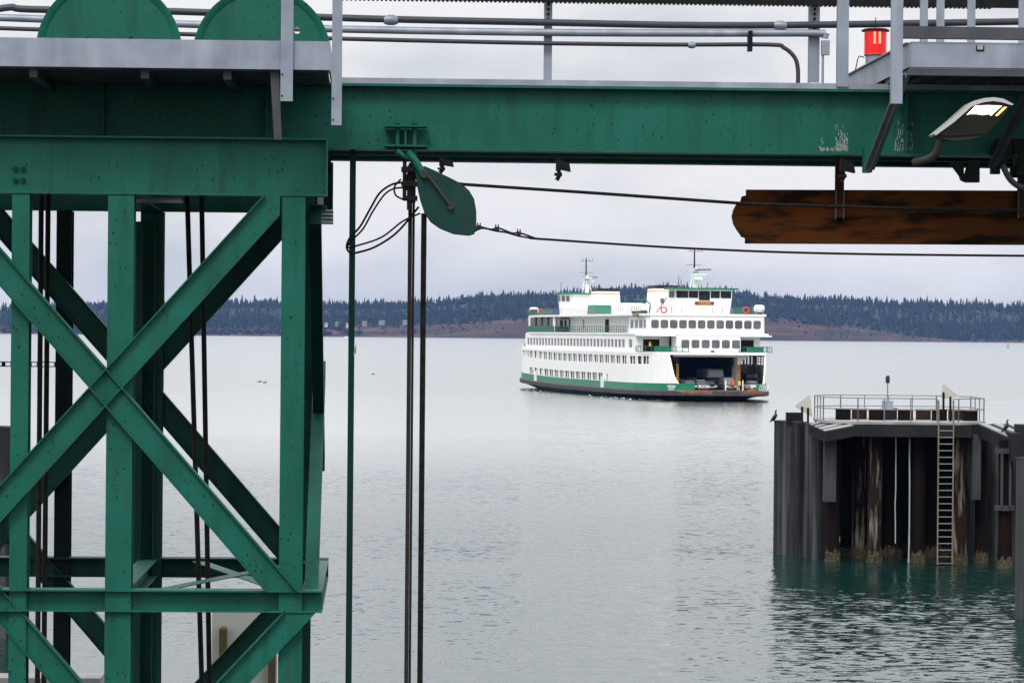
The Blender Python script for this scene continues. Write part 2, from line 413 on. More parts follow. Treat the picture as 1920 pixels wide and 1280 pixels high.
# buoy and small boat far out
def at(px, py, z=0.):
    d = ray(px, py); k = (z - H) / d.z; return Vector((0, 0, H)) + d * k
p = at(1890, 652)
t = thing('channel_buoy', 'small green channel buoy floating far out by the right edge', 'buoy', p)
MB(lambda a, b, c: p + Vector((a, b, c))).lathe((0, 0, 0), [(1.4, -.5), (1.5, .3), (1.1, .7), (.5, .8)], 12).build('float_body', 'buoy_green', t, True)
MB(lambda a, b, c: p + Vector((a, b, c))).lathe((0, 0, 0), [(.45, .8), (.3, 3.6), (.6, 3.7), (.6, 4.4), (.1, 4.6)], 10).build('tower', 'buoy_green', t, True)
p = at(650, 634.8)
t = thing('motor_boat', 'tiny white motor boat close under the far shore', 'boat', p)
bt = lambda a, b, c: p + Vector((a, b, c))
MB(bt).loft([[(-6, -1.6, 1.4), (-6, 1.6, 1.4), (-6, 1.2, -.3), (-6, -1.2, -.3)], [(2, -1.8, 1.5), (2, 1.8, 1.5), (2, 1, -.3), (2, -1, -.3)], [(7, -.1, 1.9), (7, .1, 1.9), (6.4, .1, .2), (6.4, -.1, .2)]]).build('hull', 'white_plain', t)
MB(bt).prism([(-3, -1.3, 1.4), (2.5, -1.3, 1.4), (1.2, -1.3, 3.4), (-3, -1.3, 3.4)], [(-3, 1.3, 1.4), (2.5, 1.3, 1.4), (1.2, 1.3, 3.4), (-3, 1.3, 3.4)]).build('cabin', 'white_plain', t)

# ================================================================== FERRY
TH = R(11.8); BX, BY = 31.7, 520.
ca, sa = math.cos(TH), math.sin(TH)
def FM(s, t, z): return Vector((BX - s * sa - t * ca, BY + s * ca - t * sa, z))
def side(px, py, t):
    n = (-ca, -sa, 0); p = hit(px, py, n, BX * n[0] + BY * n[1] + t)
    return (p.x - BX) * -sa + (p.y - BY) * ca, p.z
def front(px, py, s):
    n = (-sa, ca, 0); p = hit(px, py, n, BX * n[0] + BY * n[1] + s)
    return (p.x - BX) * -ca + (p.y - BY) * -sa, p.z
LH = 98.
HW = [(-12.2, 0), (-12.1, 3.2), (-11.4, 5.2), (-10, 6.5), (-8, 7.5), (-5, 8.7), (-2, 9.6), (2, 10.4), (6, 10.85), (12, 11)]
def hw(s):
    if s > LH / 2: s = LH - s
    return lerp(HW, s)
def dz(s): return .5 * max(0, (s - 50) / 45) ** 2 + .18 * max(0, (20 - s) / 32) ** 2
ferry = thing('car_ferry', 'white and green double ended car ferry approaching across the water', 'ferry', (FM(46, 0, 0)), TH)
ss = [-12.2, -12.1, -11.4, -10, -8, -5, -2, 2, 6, 12] + [12 + 7.6 * k for k in range(1, 10)]
ss += [LH - s for s in reversed(ss) if LH - s > ss[-1] + 1]
def outline(off, z, sheer=True):
    L_ = [(s + (off if s < 50 else -off) * (-.6 if hw(s) < 7 else 0), hw(s) + off if hw(s) > 0 else 0, z + (dz(s) if sheer else 0)) for s in ss]
    return L_ + [(s, -t, zz) for s, t, zz in reversed(L_) if t > 0]
# hull below the rub rail, raked at both ends
def hull_ring(k):            # k: 0 top .. 1 bottom
    r = []
    for s, t, z in outline(-.05, .75):
        e = max(0, (26 - s) / 38, (s - (LH - 26)) / 38); e = min(1, e)
        bot = -2.2 + 3. * e ** .8 if e > 0 else -2.2
        r.append((s, t * (1 - .22 * k) * (1 - .35 * k * e), z + (min(bot, z - .1) - z) * k))
    return r
MB(FM).loft([hull_ring(1), hull_ring(.5), hull_ring(0)]).build('hull', 'ship_hull', ferry)
MB(FM).loft([outline(-.1, .62), outline(.32, .72), outline(.35, 1.35), outline(.05, 1.5)]).build('rub_rail', 'rub_rail', ferry)
MB(FM).loft([outline(-.1, 1.46), outline(-.1, 1.54)]).build('car_deck', 'deck_steel', ferry)
MB(FM).loft([[(s, t * .92, z + .003) for s, t, z in outline(-.1, 1.545) if s < -5.9], [(s, t * .92, z + .02) for s, t, z in outline(-.1, 1.545) if s < -5.9]]).build('bow_apron', 'apron_rust', ferry)
m_ = MB(FM); o_ = [p_ for p_ in outline(.39, 1.0) if p_[0] < -8.6]
o_ = [p_ for p_ in o_ if p_[1] > 0][::-1] + [p_ for p_ in o_ if p_[1] <= 0][::-1]
for a_, b_ in zip(o_, o_[1:]): m_.quad(a_, b_, (b_[0], b_[1], b_[2] + .44), (a_[0], a_[1], a_[2] + .44)); m_.quad((a_[0], a_[1], a_[2] + .44), (b_[0], b_[1], b_[2] + .44), (b_[0] + .4, b_[1] * .95, b_[2] + .5), (a_[0] + .4, a_[1] * .95, a_[2] + .5))
m_.build('bow_lip', 'apron_rust', ferry)
# green bulwark band both sides, ends open at bow and stern
SU = [s for s in ss if -11.5 < s < LH + 11.5]
for sg in (1, -1):
    m_ = MB(FM); wall(m_, lambda u, z, d, sg=sg: (u, sg * (hw(u) - .02 - d), z + dz(u)), -11.4, LH + 11.4, 1.5, 2.62, [], .14, SU)
    bw = m_.build('bulwark', 'ship_green', ferry)
# white shell with two rows of openings
holesB, holesC = [], []
sB = 10.5
while sB < 93: holesB.append((sB, sB + 3.1, 5.68, 7.02)); sB += 4.05
holesB += [(5.2, 8.6, 5.7, 6.95), (-.4, 1.9, 5.7, 6.95), (2.3, 4.4, 5.7, 6.95)]
sC = 27.2
while sC < 86: holesC.append((sC, sC + 3.35, 2.68, 3.92)); sC += 4.3
slot = [(23.2, 24.3, 1.62, 3.8)]
for sg in (1, -1):
    m_ = MB(FM)
    wall(m_, lambda u, z, d, sg=sg: (u, sg * (hw(u) - .06 - d), z + dz(u)), -6.4, LH + 3, 2.62, 7.55, holesB + holesC + ([(23.2, 24.3, 2.62, 3.8)]), .22, SU)
    # raked leading edge
    for e0, e1 in ((-6.4, -8.6), (LH + 3, LH + 8.6)):
        a = [(e0, sg * (hw(e0) - .06), 2.62 + dz(e0)), (e1, sg * (hw(e1) - .06), 2.62 + dz(e0)), (e0 + (e1 - e0) * .85, sg * (hw(e0 + (e1 - e0) * .85) - .06), 2.9 + dz(e0)), (e0 + (e1 - e0) * .5, sg * (hw(e0 + (e1 - e0) * .5) - .06), 3.9 + dz(e0)), (e0, sg * (hw(e0) - .06), 7.0)]
        m_.prism(a, [(p[0], p[1] - sg * .25, p[2]) for p in a])
    m_.build('side_shell', 'ship_white', ferry)
    for h in holesB + holesC:                      # mullion posts inside the openings
        if h[1] - h[0] > 2.2:
            c = (h[0] + h[1]) / 2; tt = sg * (hw(c) - .2); MB(FM).box(c - .13, c + .13, tt - .06, tt + .06, h[2] + dz(c), h[3] + dz(c)).build('mullion', 'ship_white', ferry)
    for h in holesB[-3:]:
        for zz in (6.1, 6.5): MB(FM).box(h[0], h[1], sg * (hw(h[0] + 1) - .45) - .03, sg * (hw(h[0] + 1) - .45) + .03, zz, zz + .10).build('opening_bar', 'ship_white', ferry)
    # inner casing of the car deck
    m_ = MB(FM); m_.box(2.5, LH - 3, sg * 5.0, sg * 6.2, 1.54, 7.3); m_.build('casing', 'ship_cream', ferry)
    # stanchions along the shell inside
    for k in range(22): MB(FM).box(4 + 4.3 * k, 4.35 + 4.3 * k, sg * (hw(4 + 4.3 * k) - 1.3), sg * (hw(4 + 4.3 * k) - 1.0), 1.54, 7.3).build('stanchion', 'ship_cream', ferry)
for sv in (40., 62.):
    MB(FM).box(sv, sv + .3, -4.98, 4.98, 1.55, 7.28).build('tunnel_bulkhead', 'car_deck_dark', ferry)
# tunnel lining is a thin dark layer on the inner faces
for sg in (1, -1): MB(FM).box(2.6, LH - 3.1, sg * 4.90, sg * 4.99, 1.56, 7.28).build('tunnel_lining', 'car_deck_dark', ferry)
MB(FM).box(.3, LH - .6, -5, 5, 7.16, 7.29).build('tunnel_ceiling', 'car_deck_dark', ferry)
# passenger deck slab (z 7.3 - 7.6) following the outline
def slab(off, z0, z1, s0, s1, hwf, name, m):
    S = [s0] + [s for s in ss if s0 < s < s1] + [s1]
    a = [(s, hwf(s) + off) for s in S]; a += [(s, -t) for s, t in reversed(a)]
    MB(FM).loft([[(s, t, z0) for s, t in a], [(s, t, z1) for s, t in a]]).build(name, m, ferry)
slab(-.02, 7.3, 7.72, -3.2, LH + 1, hw, 'passenger_deck', 'ship_white')
# end fascias and pillars at bow and stern
for e, f_ in ((0., 1), (LH, -1)):
    b = lambda a, c, *r: (e + f_ * a, e + f_ * c) if f_ > 0 else (e - c, e - a)
    MB(FM).box(*b(-.9, .3), -5.9, 5.9, 6.95, 7.72).build('bow_fascia', 'ship_white', ferry)
    for sg in (1, -1):
        m_ = MB(FM); m_.prism([(e + f_ * -.6, sg * 4.95, 1.55), (e + f_ * 2.6, sg * 4.95, 1.55), (e + f_ * 2.6, sg * 4.95, 7.2), (e + f_ * -.9, sg * 4.95, 7.2)],
                              [(e + f_ * -.6, sg * 5.4, 1.55), (e + f_ * 2.6, sg * 5.4, 1.55), (e + f_ * 2.6, sg * 5.4, 7.2), (e + f_ * -.9, sg * 5.4, 7.2)])
        dark_ = 'car_deck_dark' if sg * f_ > 0 else 'ship_white'; pl = m_.build('end_pillar', dark_, ferry)  # left pillar and knee coloured dark for the shade inside the opening
        pr = sub(pl, ferry)
        st = MB(FM)
        st.box(*((e - .98, e - .88) if f_ > 0 else (e + .88, e + .98)), sg * 4.93, sg * 5.41, 2.4, 5.75); st.build('stripe_ground', 'ship_black', pr)
        st = MB(FM)
        for k in range(8):
            z = 2.5 + .42 * k; x = e - f_ * 1.0
            st.prism([(x, sg * 4.96, z), (x, sg * 5.38, z + .25), (x, sg * 5.38, z + .47), (x, sg * 4.96, z + .22)], [(x + f_ * .02, sg * 4.96, z), (x + f_ * .02, sg * 5.38, z + .25), (x + f_ * .02, sg * 5.38, z + .47), (x + f_ * .02, sg * 4.96, z + .22)])
        st.build('hazard_stripe', 'hazard_yellow', pr)
        # flared top of the pillar
        m_ = MB(FM); m_.prism([(e + f_ * -.88, sg * 5.4, 7.19), (e + f_ * -.82, sg * 5.4, 6.2), (e + f_ * -.88, sg * 6.9, 7.19)], [(e + f_ * .3, sg * 5.4, 7.19), (e + f_ * .3, sg * 5.4, 6.2), (e + f_ * .3, sg * 6.9, 7.19)]); m_.build('pillar_knee', dark_, pr)
        if f_ * sg > 0: MB(FM).box(*sorted((e + f_ * 2.7, e + f_ * 2.9)), *sorted((sg * 5.4, sg * 10.2)), 1.56, 7.28).build('lane_shade_sheet', 'car_deck_dark', ferry)  # dark sheet added to put shade into the gap behind the shell
        # rounded upper corner of the tunnel mouth
        m_ = MB(FM); arc = [(4.90, 7.1), (4.90, 4.9)] + [(4.90 - 1.9 * (1 - math.cos(q * R(15))), 4.9 + 2.2 * math.sin(q * R(15))) for q in range(1, 7)]
        m_.prism([(e + f_ * 1.5, sg * t, z) for t, z in arc], [(e + f_ * 1.8, sg * t, z) for t, z in arc]); m_.build('corner_bracket', 'car_deck_dark', ferry)
m_ = MB(FM); m_.box(-1.2, -.92, -.9, -.4, 7.3, 8.0); m_.build('bow_camera', 'ship_black', ferry)
m_ = MB(FM)
for t0, t1, n in ((2.0, 3.4, 5), (-3.6, -1.3, 8)):
    for k in range(n): m_.box(-.93, -.90, t0 + (t1 - t0) * k / n, t0 + (t1 - t0) * (k + .7) / n, 7.30, 7.42)
m_.build('clearance_marking', 'ship_black', ferry)

# rounded window pane on a plane
def pane(fn, u, z, w, h, r, name='window', d=.03, m='ship_glass', parent=None, skew=0.):
    pts = []
    for cx, cz, a0 in ((w / 2 - r, h / 2 - r, 0), (-w / 2 + r, h / 2 - r, 90), (-w / 2 + r, -h / 2 + r, 180), (w / 2 - r, -h / 2 + r, 270)):
        for k in range(4): a = R(a0 + 30 * k); pts.append((u + cx + r * math.cos(a), z + cz + r * math.sin(a)))
    m_ = MB(FM); m_.prism([fn(a, b, .02) for a, b in pts], [fn(a, b, -d) for a, b in pts])
    return m_.build(name, m, parent or ferry)
# main cabin (passenger deck) z 7.72 - 10.55
W1, W2 = 10.0, 9.7
fe = lambda e, f_: (lambda u, z, d: (e + f_ * d, u, z))
AH = [(13.4 + k * 2.6, 13.4 + k * 2.6 + 2.0, 8.36, 9.72) for k in range(30)]
AH += [(8.2, 10.6, 8.36, 9.72)]
for sg in (1, -1):
    m_ = MB(FM); wall(m_, lambda u, z, d, sg=sg: (u, sg * (W1 + .5 - d), z), 5.5, LH - 6, 7.72, 10.5, AH, .18); m_.build('cabin_side', 'ship_white', ferry)
    g_ = None
    for a, b, c, d in AH:
        MB(FM).box(a, b, sg * (W1 + .28), sg * (W1 + .40), c, d).build('window', 'ship_glass', ferry)
# cabin front, set back balconies at both corners
for e, f_ in ((0., 1), (LH, -1)):
    fn = fe(e, f_)
    MB(FM).box(*sorted((e - f_ * .2, e + f_ * 3.)), -5.6, 5.2, 7.72, 10.5).build('cabin_front', 'ship_white', ferry)
    for k in range(6):
        u = 3.8 - 1.70 * k; pane(lambda a, z, d, e=e, f_=f_: (e - f_ * .2 + f_ * d, a, z), u - .1, 9.06, 1.36, 1.36, .3)
    for sg in (1, -1):
        # recessed corner wall with door opening
        m_ = MB(FM); wall(m_, lambda u, z, d, e=e, f_=f_: (e + f_ * (5.2 + d), u, z), *sorted((sg * 5.0, sg * (W1 + .4))), 7.72, 10.5, [tuple(sorted((sg * 6.6, sg * 9.4))) + (7.75, 9.75)], .2)
        m_.build('balcony_wall', 'ship_white', ferry)
        MB(FM).box(*sorted((e + f_ * 5.6, e + f_ * 5.8)), *sorted((sg * 6.4, sg * 9.6)), 7.72, 9.9).build('balcony_door', 'rusty_brown', ferry)
        MB(FM).box(*sorted((e - f_ * .6, e + f_ * 5.4)), *sorted((sg * 5.4, sg * (W1 + (.75 if f_ > 0 else -1.2)))), 10.28, 10.5).build('canopy', 'ship_white', ferry)
        # green balcony rail
        gr = MB(FM); t0, t1 = sg * 3.4 if sg > 0 else sg * 5.1, sg * (W1 + (.6 if f_ > 0 else -1.6))
        x = e - f_ * 1.2
        for z in (7.8, 8.62): gr.bar((x, t0, z), (x, t1, z), (1, 0, 0), .08, (0, 0, 1), .09)
        for k in range(8): tt = t0 + (t1 - t0) * k / 7; gr.bar((x, tt, 7.72), (x, tt, 8.62), (1, 0, 0), .08, (0, 1, 0), .10)
        for z in (7.8, 8.62): gr.bar((x, t1, z), (e + f_ * 5.3, t1, z), (0, 1, 0), .08, (0, 0, 1), .09)
        for k in range(5): xx = x + (e + f_ * 5.3 - x) * k / 4; gr.bar((xx, t1, 7.72), (xx, t1, 8.62), (1, 0, 0), .08, (0, 1, 0), .08)
        gr.box(*sorted((x - .02, x + .02)), *sorted((sg * 6.3, sg * 9.2)), 7.8, 8.6)
        gr.build('balcony_rail', 'ship_rail_green', ferry)
# sun deck slab
def hw2(s): return W1 + .55 - (max(0, 3 - s) * .12 if s < 50 else max(0, s - LH + 7) * .28)
slab(.12, 10.5, 10.78, -.3, LH - 1, hw2, 'sun_deck', 'ship_white')
# bow and stern upper cabins  (z 10.78 - 13.6)
ubow = 13.0
def upper(e, f_, ln):
    fn = fe(e, f_); x1 = e + f_ * ln
    m_ = MB(FM)
    m_.prism([(e, 9.5, 10.78), (e + f_ * 1., W2 + .25, 10.78), (x1, W2 + .25, 10.78), (x1, -W2 - .25, 10.78), (e + f_ * 1., -W2 - .25, 10.78), (e, -9.5, 10.78)],
             [(e, 9.5, 13.62), (e + f_ * 1., W2 + .25, 13.62), (x1, W2 + .25, 13.62), (x1, -W2 - .25, 13.62), (e + f_ * 1., -W2 - .25, 13.62), (e, -9.5, 13.62)])
    m_.build('upper_cabin', 'ship_white', ferry)
    for k in range(12): pane(fn, 8.75 - 1.56 * k, 12.24, 1.27, 1.36, .3)
    if f_ > 0:
        for sg in (1, -1):
            for u, w in ((2.0, 1.3), (4.6, 2.2), (7.6, 1.8), (10.6, 1.9)):
                pane(lambda a, z, d, sg=sg: (a, sg * (W2 + .25 - d), z), e + f_ * u, 12.26, w, 1.36, .12)
upper(0., 1, ubow)
# stern gallery: open sided shelter with solid green bulwark
s40 = side(1040, 600, 10.2)[0]
m_ = MB(FM); m_.box(s40, LH - 7, -6, 6, 10.78, 13.6); m_.build('aft_cabin', 'ship_white', ferry)
for k in range(4):
    a = s40 + 1 + k * (LH - 8 - s40) / 4
    for sg in (1, -1): MB(FM).box(a, a + (LH - 8 - s40) / 4 - .5, sg * 6.0, sg * 6.06, 11.9, 13.3).build('window', 'ship_glass', ferry)
for sg in (1, -1):
    m_ = MB(FM)
    m_.box(s40, LH - 2.6, sg * 9.2, sg * 9.3, 13.3, 13.6)
    for k in range(5): a = s40 + .3 + k * (LH - 8.5 - s40) / 4; MB(FM).box(a - .5, a + .5, sg * (hw2(a) - .45), sg * (hw2(a) - .2), 10.78, 13.6).build('gallery_post', 'gallery_frame' if 0 < k < 4 else 'ship_white', ferry)
    for k in range(4): a = s40 + .8 + k * (LH - 8.5 - s40) / 4; MB(FM).box(a, a + (LH - 8.5 - s40) / 4 - 1, sg * (hw2(a) - .40), sg * (hw2(a) - .34), 11.9, 13.35).build('gallery_window', 'bridge_glass', ferry)
    m_.build('gallery_header', 'ship_white', ferry)
    m_ = MB(FM); wall(m_, lambda u, z, d, sg=sg: (u, sg * (hw2(u) - .02 - d), z), s40, LH - 2, 10.78, 11.95, [], .1, [LH - 7, LH - 4]); m_.build('gallery_bulwark', 'ship_rail_green', ferry)
m_ = MB(FM); m_.box(LH - 2.3, LH - 2.1, -9, 9, 10.78, 11.95); m_.build('gallery_bulwark', 'ship_rail_green', ferry)
# mid deck house and promenade rails
m_ = MB(FM); m_.box(ubow, s40, -7.4, 7.4, 10.78, 13.6); m_.build('mid_cabin', 'ship_white', ferry)
for sg in (1, -1):
    for px_, w, m in ((1138, 2.6, 'rusty_brown'), (1180, 1.6, 'ship_glass'), (1052, 2.0, 'ship_glass'), (1060, 1.4, 'ship_glass'), (1068, .8, 'ship_glass'), (1094, .8, 'ship_glass')):
        s0 = side(px_, 605, 7.45)[0]; MB(FM).box(s0 - w / 2, s0 + w / 2, sg * 7.38, sg * 7.46, 10.9 if w > 2 else 11.5, 13.1).build('door' if w > 2 else 'window', m, ferry)
    gr = MB(FM); T = sg * (W1 + .45)
    for z in (10.85, 11.3, 11.85): gr.bar((ubow, T, z), (s40, T, z), (0, 1, 0), .07, (0, 0, 1), .09)
    n = 34
    for k in range(n + 1): a = ubow + (s40 - ubow) * k / n; gr.bar((a, T, 10.78), (a, T, 11.85), (1, 0, 0), .12, (0, 1, 0), .08)
    gr.build('promenade_rail', 'ship_rail_green', ferry)
# roof over the sun deck
def hw3(s): return W1 + .45 - (max(0, 1.5 - s) * .4 if s < 50 else max(0, s - LH + 8) * .3)
slab(.1, 13.6, 13.95, -.15, LH - 2, hw3, 'boat_deck', 'ship_white')
# roof railings
for sg in (1, -1):
    gr = MB(FM); T = sg * (W1 + .1)
    for z in (14.35, 14.7, 15.05): gr.bar((4, T, z), (LH - 5, T, z), (0, 1, 0), .05, (0, 0, 1), .06)
    for k in range(58): a = 4 + (LH - 9) * k / 57; gr.bar((a, T, 13.95), (a, T, 15.05), (1, 0, 0), .09, (0, 1, 0), .06)
    gr.build('roof_rail', 'rail_grey', ferry)
gr = MB(FM)
for x in (.1,):
    for z in (14.3, 14.65, 15.0): gr.bar((x, -9.4, z), (x, 9.4, z), (1, 0, 0), .05, (0, 0, 1), .05)
    for k in range(12): tt = -9.4 + 18.8 * k / 11; gr.bar((x, tt, 13.95), (x, tt, 15.0), (1, 0, 0), .06, (0, 1, 0), .08)
gr.build('front_rail', 'rail_grey', ferry)
# green screens beside the pilothouses
for a, t0, t1 in ((3., -9.9, -5.3), (LH - 6, 5.4, 10.0)):
    MB(FM).box(a, a + .08, t0, t1, 13.98, 15.1).build('green_screen', 'ship_rail_green', ferry)
MB(FM).box(LH - 14, LH - 6.2, 9.95, 10.03, 13.98, 15.1).build('green_screen', 'ship_rail_green', ferry)
# pilothouses
def pilothouse(e, f_, tc_):
    def o(s): return e + f_ * s
    hexa = lambda g, k=0: [(o(0 - g - k), tc_ + 4.75 + g), (o(3.2), tc_ + 5.0 + g), (o(7.5 + g), tc_ + 3.6 + g), (o(7.5 + g), tc_ - 3.6 - g), (o(3.2), tc_ - 5.0 - g), (o(0 - g - k), tc_ - 4.75 - g)]
    m_ = MB(FM); m_.loft([[(s, t, 13.95) for s, t in hexa(-.25)], [(s, t, 16.4) for s, t in hexa(0)], [(s, t, 17.95) for s, t in hexa(.12)]])
    ph = m_.build('pilothouse', 'ship_white', ferry); pr = sub(ph, ferry)
    MB(FM).loft([[(s, t, 17.95) for s, t in hexa(.9)], [(s, t, 18.22) for s, t in hexa(.9)]]).build('roof', 'ship_rail_green' if False else 'ship_green', pr)
    for u, w, h in ((3.45, 2.0, 1.12), (1.55, 1.55, 1.12), (-.3, 1.85, 1.5), (-2.15, 1.5, 1.12), (-3.95, 1.75, 1.12)):
        pane(lambda a, z, d: (o(-.1 + d), tc_ + .22 + a, z), u, 17.7 - h / 2, w, h, .05, 'window', .03, 'bridge_glass', pr)
    for sg in (1, -1):
        for u in (.8, 2.2, 4.2, 5.8):
            pane(lambda a, z, d, sg=sg: (o(a), tc_ + sg * ((4.93 + .06 * min(a, 3.2) + .06) if a < 3.2 else (5.06 - .326 * (a - 3.2) + .06) - d), z), u, 17.15, 1.1, 1.05, .05, 'window', .03, 'ship_glass', pr)
pilothouse(4., 1, -.46)
pilothouse(LH - 6.5, -1, -.46)
# nameboards
def board(fr_, a0, a1, z0, z1, txt, xdir, n_off, par, nm='nameboard'):
    pass
m_ = MB(FM)
t0, t1, z0, z1 = 1.05, -2.25, 15.42, 15.98
pts = [(t0 - .12, z0), (t1 + .12, z0), (t1, z0 + .15), (t1, z1 - .15), (t1 + .12, z1), (t0 - .12, z1), (t0, z1 - .15), (t0, z0 + .15)]
m_.prism([(3.98, a, b) for a, b in pts], [(4.2, a, b) for a, b in pts]); nb = m_.build('nameboard', 'ship_brown', ferry)
text('YAKIMA', 'lettering', 'ship_gold', sub(nb, ferry), FM(3.95, -.6, 15.70), (ca, sa, 0), (0, 0, 1), .62)
s0 = side(1193, 594, 10.5)[0]
m_ = MB(FM); m_.box(s0 - 1.8, s0 + 1.8, W1 + .56, W1 + .68, 13.42, 13.92); nb = m_.build('nameboard', 'ship_brown', ferry)
text('YAKIMA', 'lettering', 'ship_gold', sub(nb, ferry), FM(s0, W1 + .70, 13.67), (sa, -ca, 0), (0, 0, 1), .6)
# hull lettering on the curved bow bulwark
def on_bow(px, py):
    best = None
    for k in range(200):
        s = -11 + k * .1; q = FM(s, hw(s), 2); d = abs(960 + F * q.x / q.y - px)
        if best is None or d < best[0]: best = (d, s)
    s = best[1]; tan = (FM(s - .3, hw(s - .3), 0) - FM(s + .3, hw(s + .3), 0)).normalized(); nrm = Vector((0, 0, 1)).cross(tan) * -1
    if nrm.y > 0: nrm = -nrm
    return FM(s, hw(s), 0) + nrm * .12, tan
p, tan = on_bow(1261, 725)
text('YAKIMA', 'hull_lettering', 'white_plain', ferry, (p.x, p.y, 2.22), tan, (0, 0, 1), .62)
text('SEATTLE', 'hull_lettering', 'white_plain', ferry, (p.x, p.y, 1.80), tan, (0, 0, 1), .42)
p, tan = on_bow(1278, 734)
m_ = MB(); m_.bar(Vector((p.x, p.y, 1.62)) - tan * .9, Vector((p.x, p.y, 1.62)) + tan * .9, (0, 1, 0), .1, (0, 0, 1), .13); m_.build('step_marking', 'hazard_yellow', ferry)
# fenders (white posts) on the side and pilot door
for px_ in (1004.5, 1130):
    s0 = side(px_, 705, 11)[0]
    MB(FM).box(s0 - .95, s0 + .95, 11.0, 11.14, 1.5 + dz(s0), 3.35 + dz(s0)).build('boarding_gate', 'white_plain', ferry)
# funnels
def funnel(s0, tcn, aft):
    lo = [(s0 - 3, tcn + 2.35), (s0 + 3, tcn + 2.35), (s0 + 3, tcn - 2.35), (s0 - 3, tcn - 2.35)]; hi = [(a * .85 + s0 * .15, tcn + (b - tcn) * .88) for a, b in lo]
    big = [(s0 - 3.3, tcn + 2.65), (s0 + 3.3, tcn + 2.65), (s0 + 3.3, tcn - 2.65), (s0 - 3.3, tcn - 2.65)]
    f0 = MB(FM).loft([[(a, b, 13.95) for a, b in lo], [(a, b, 18.4) for a, b in hi]]).build('funnel', 'ship_white', ferry); pr = sub(f0, ferry)
    ex = lambda r, k: [(s0 + (a - s0) * k, tcn + (b - tcn) * k) for a, b in r]
    MB(FM).loft([[(a, b, 18.38) for a, b in ex(hi, 1.01)], [(a, b, 18.95) for a, b in ex(hi, .98)]]).build('funnel_cap', 'ship_black', pr)
    MB(FM).loft([[(a, b, 17.85) for a, b in ex(hi, 1.04)], [(a, b, 18.03) for a, b in ex(hi, 1.035)]]).build('funnel_band', 'ship_gold', pr)
    if aft: MB(FM).loft([[(a, b, 13.95) for a, b in big], [(a, b, 15.85) for a, b in ex(big, .96)]]).build('funnel_base', 'ship_green', pr)
    else:
        for t_ in (.9, -.8): MB(FM).box(s0 - 3.1, s0 - 2.7, tcn + t_ - .3, tcn + t_ + .3, 15.9, 16.7).build('window', 'ship_glass', pr)
funnel(72.6, -.3, True); funnel(30., -.3, False)
m_ = MB(FM); m_.box(51, 60, -1.9, 1.6, 13.95, 16.1); m_.build('deck_house', 'ship_white', ferry)
m_ = MB(FM); m_.box(58, 66, -5, -2.2, 13.95, 15.6); m_.build('deck_house', 'ship_white', ferry)
# masts
def mast(s0, f_):
    t0 = -.3
    m_ = MB(FM); m_.loft([[(s0 - .4, t0 - .35, 18.2), (s0 + .4, t0 - .35, 18.2), (s0 + .4, t0 + .35, 18.2), (s0 - .4, t0 + .35, 18.2)], [(s0 - .22, t0 - .2, 21.6), (s0 + .22, t0 - .2, 21.6), (s0 + .22, t0 + .2, 21.6), (s0 - .22, t0 + .2, 21.6)]])
    for a, b in ((t0 + .9, -.9), (t0 - .9, .9)): m_.tube([(s0, a, 18.2), (s0, a + b * .6, 21.2)], .10, 6)
    o = m_.build('mast', 'ship_white', ferry); pr = sub(o, ferry)
    MB(FM).tube([(s0, t0 + .2, 21.5), (s0, t0 + .2, 24.9)], [.15, .1], 8).build('topmast', 'ship_black', pr)
    m_ = MB(FM); m_.bar((s0, t0 - 1.2, 24.3), (s0, t0 + 1.2, 24.3), (1, 0, 0), .12, (0, 0, 1), .1)
    m_.bar((s0, t0 - 1., 22.1), (s0, t0 + 1.6, 22.1), (1, 0, 0), .1, (0, 0, 1), .09)
    for tt in (-1.1, -.4, .9): m_.bar((s0, t0 + tt, 24.3), (s0, t0 + tt, 24.9), (1, 0, 0), .08, (0, 1, 0), .08)
    m_.build('cross_arm', 'rail_grey', pr)
    m_ = MB(FM); m_.box(s0 - f_ * 1.2 - .3, s0 - f_ * 1.2 + .3, t0 - 1.6, t0 + .7, 20.35, 20.6); m_.box(s0 - 1.3, s0 + 1.3, t0 - .7, t0 + .7, 21.0, 21.2)
    m_.box(s0 - f_ * 1.2 - .2, s0 - f_ * 1.2 + .2, t0 - .8, t0 + .6, 19.6, 20.35); m_.build('radar', 'white_plain', pr)
    MB(FM).box(s0 - f_ * 1.2 - .2, s0 - f_ * 1.2 + .2, t0 - 2.3, t0 + .5, 21.15, 21.4).build('radar_scanner', 'rail_grey', pr)
mast(8.7, 1); mast(LH - 10.5, -1)
m_ = MB(FM)
for s0, t_, h in ((7, 3.0, 1.9), (7, 2.6, 1.4), (6, -1.6, 1.0), (LH - 9, 4.4, 2.0), (LH - 9.4, 1, 1.2)): m_.tube([(s0, t_, 18.2), (s0, t_, 18.2 + h)], .07, 5)
m_.build('whip_aerial', 'rail_grey', ferry)
# stair on the starboard side of the bridge, red ring rack
m_ = MB(FM)
for q in (0, 1): m_.bar((4.2, 7.4 + q * .0, 14.) if q == 0 else (5.0, 7.4, 14.), (4.2, 5.6, 16.6) if q == 0 else (5.0, 5.6, 16.6), (1, 0, 0), .06, (0, .8, .6), .09)
for k in range(9): m_.box(4.2, 5.0, 7.3 - k * .2, 7.5 - k * .2, 14.2 + k * .28, 14.25 + k * .28)
m_.build('bridge_stair', 'ship_rail_green', ferry)
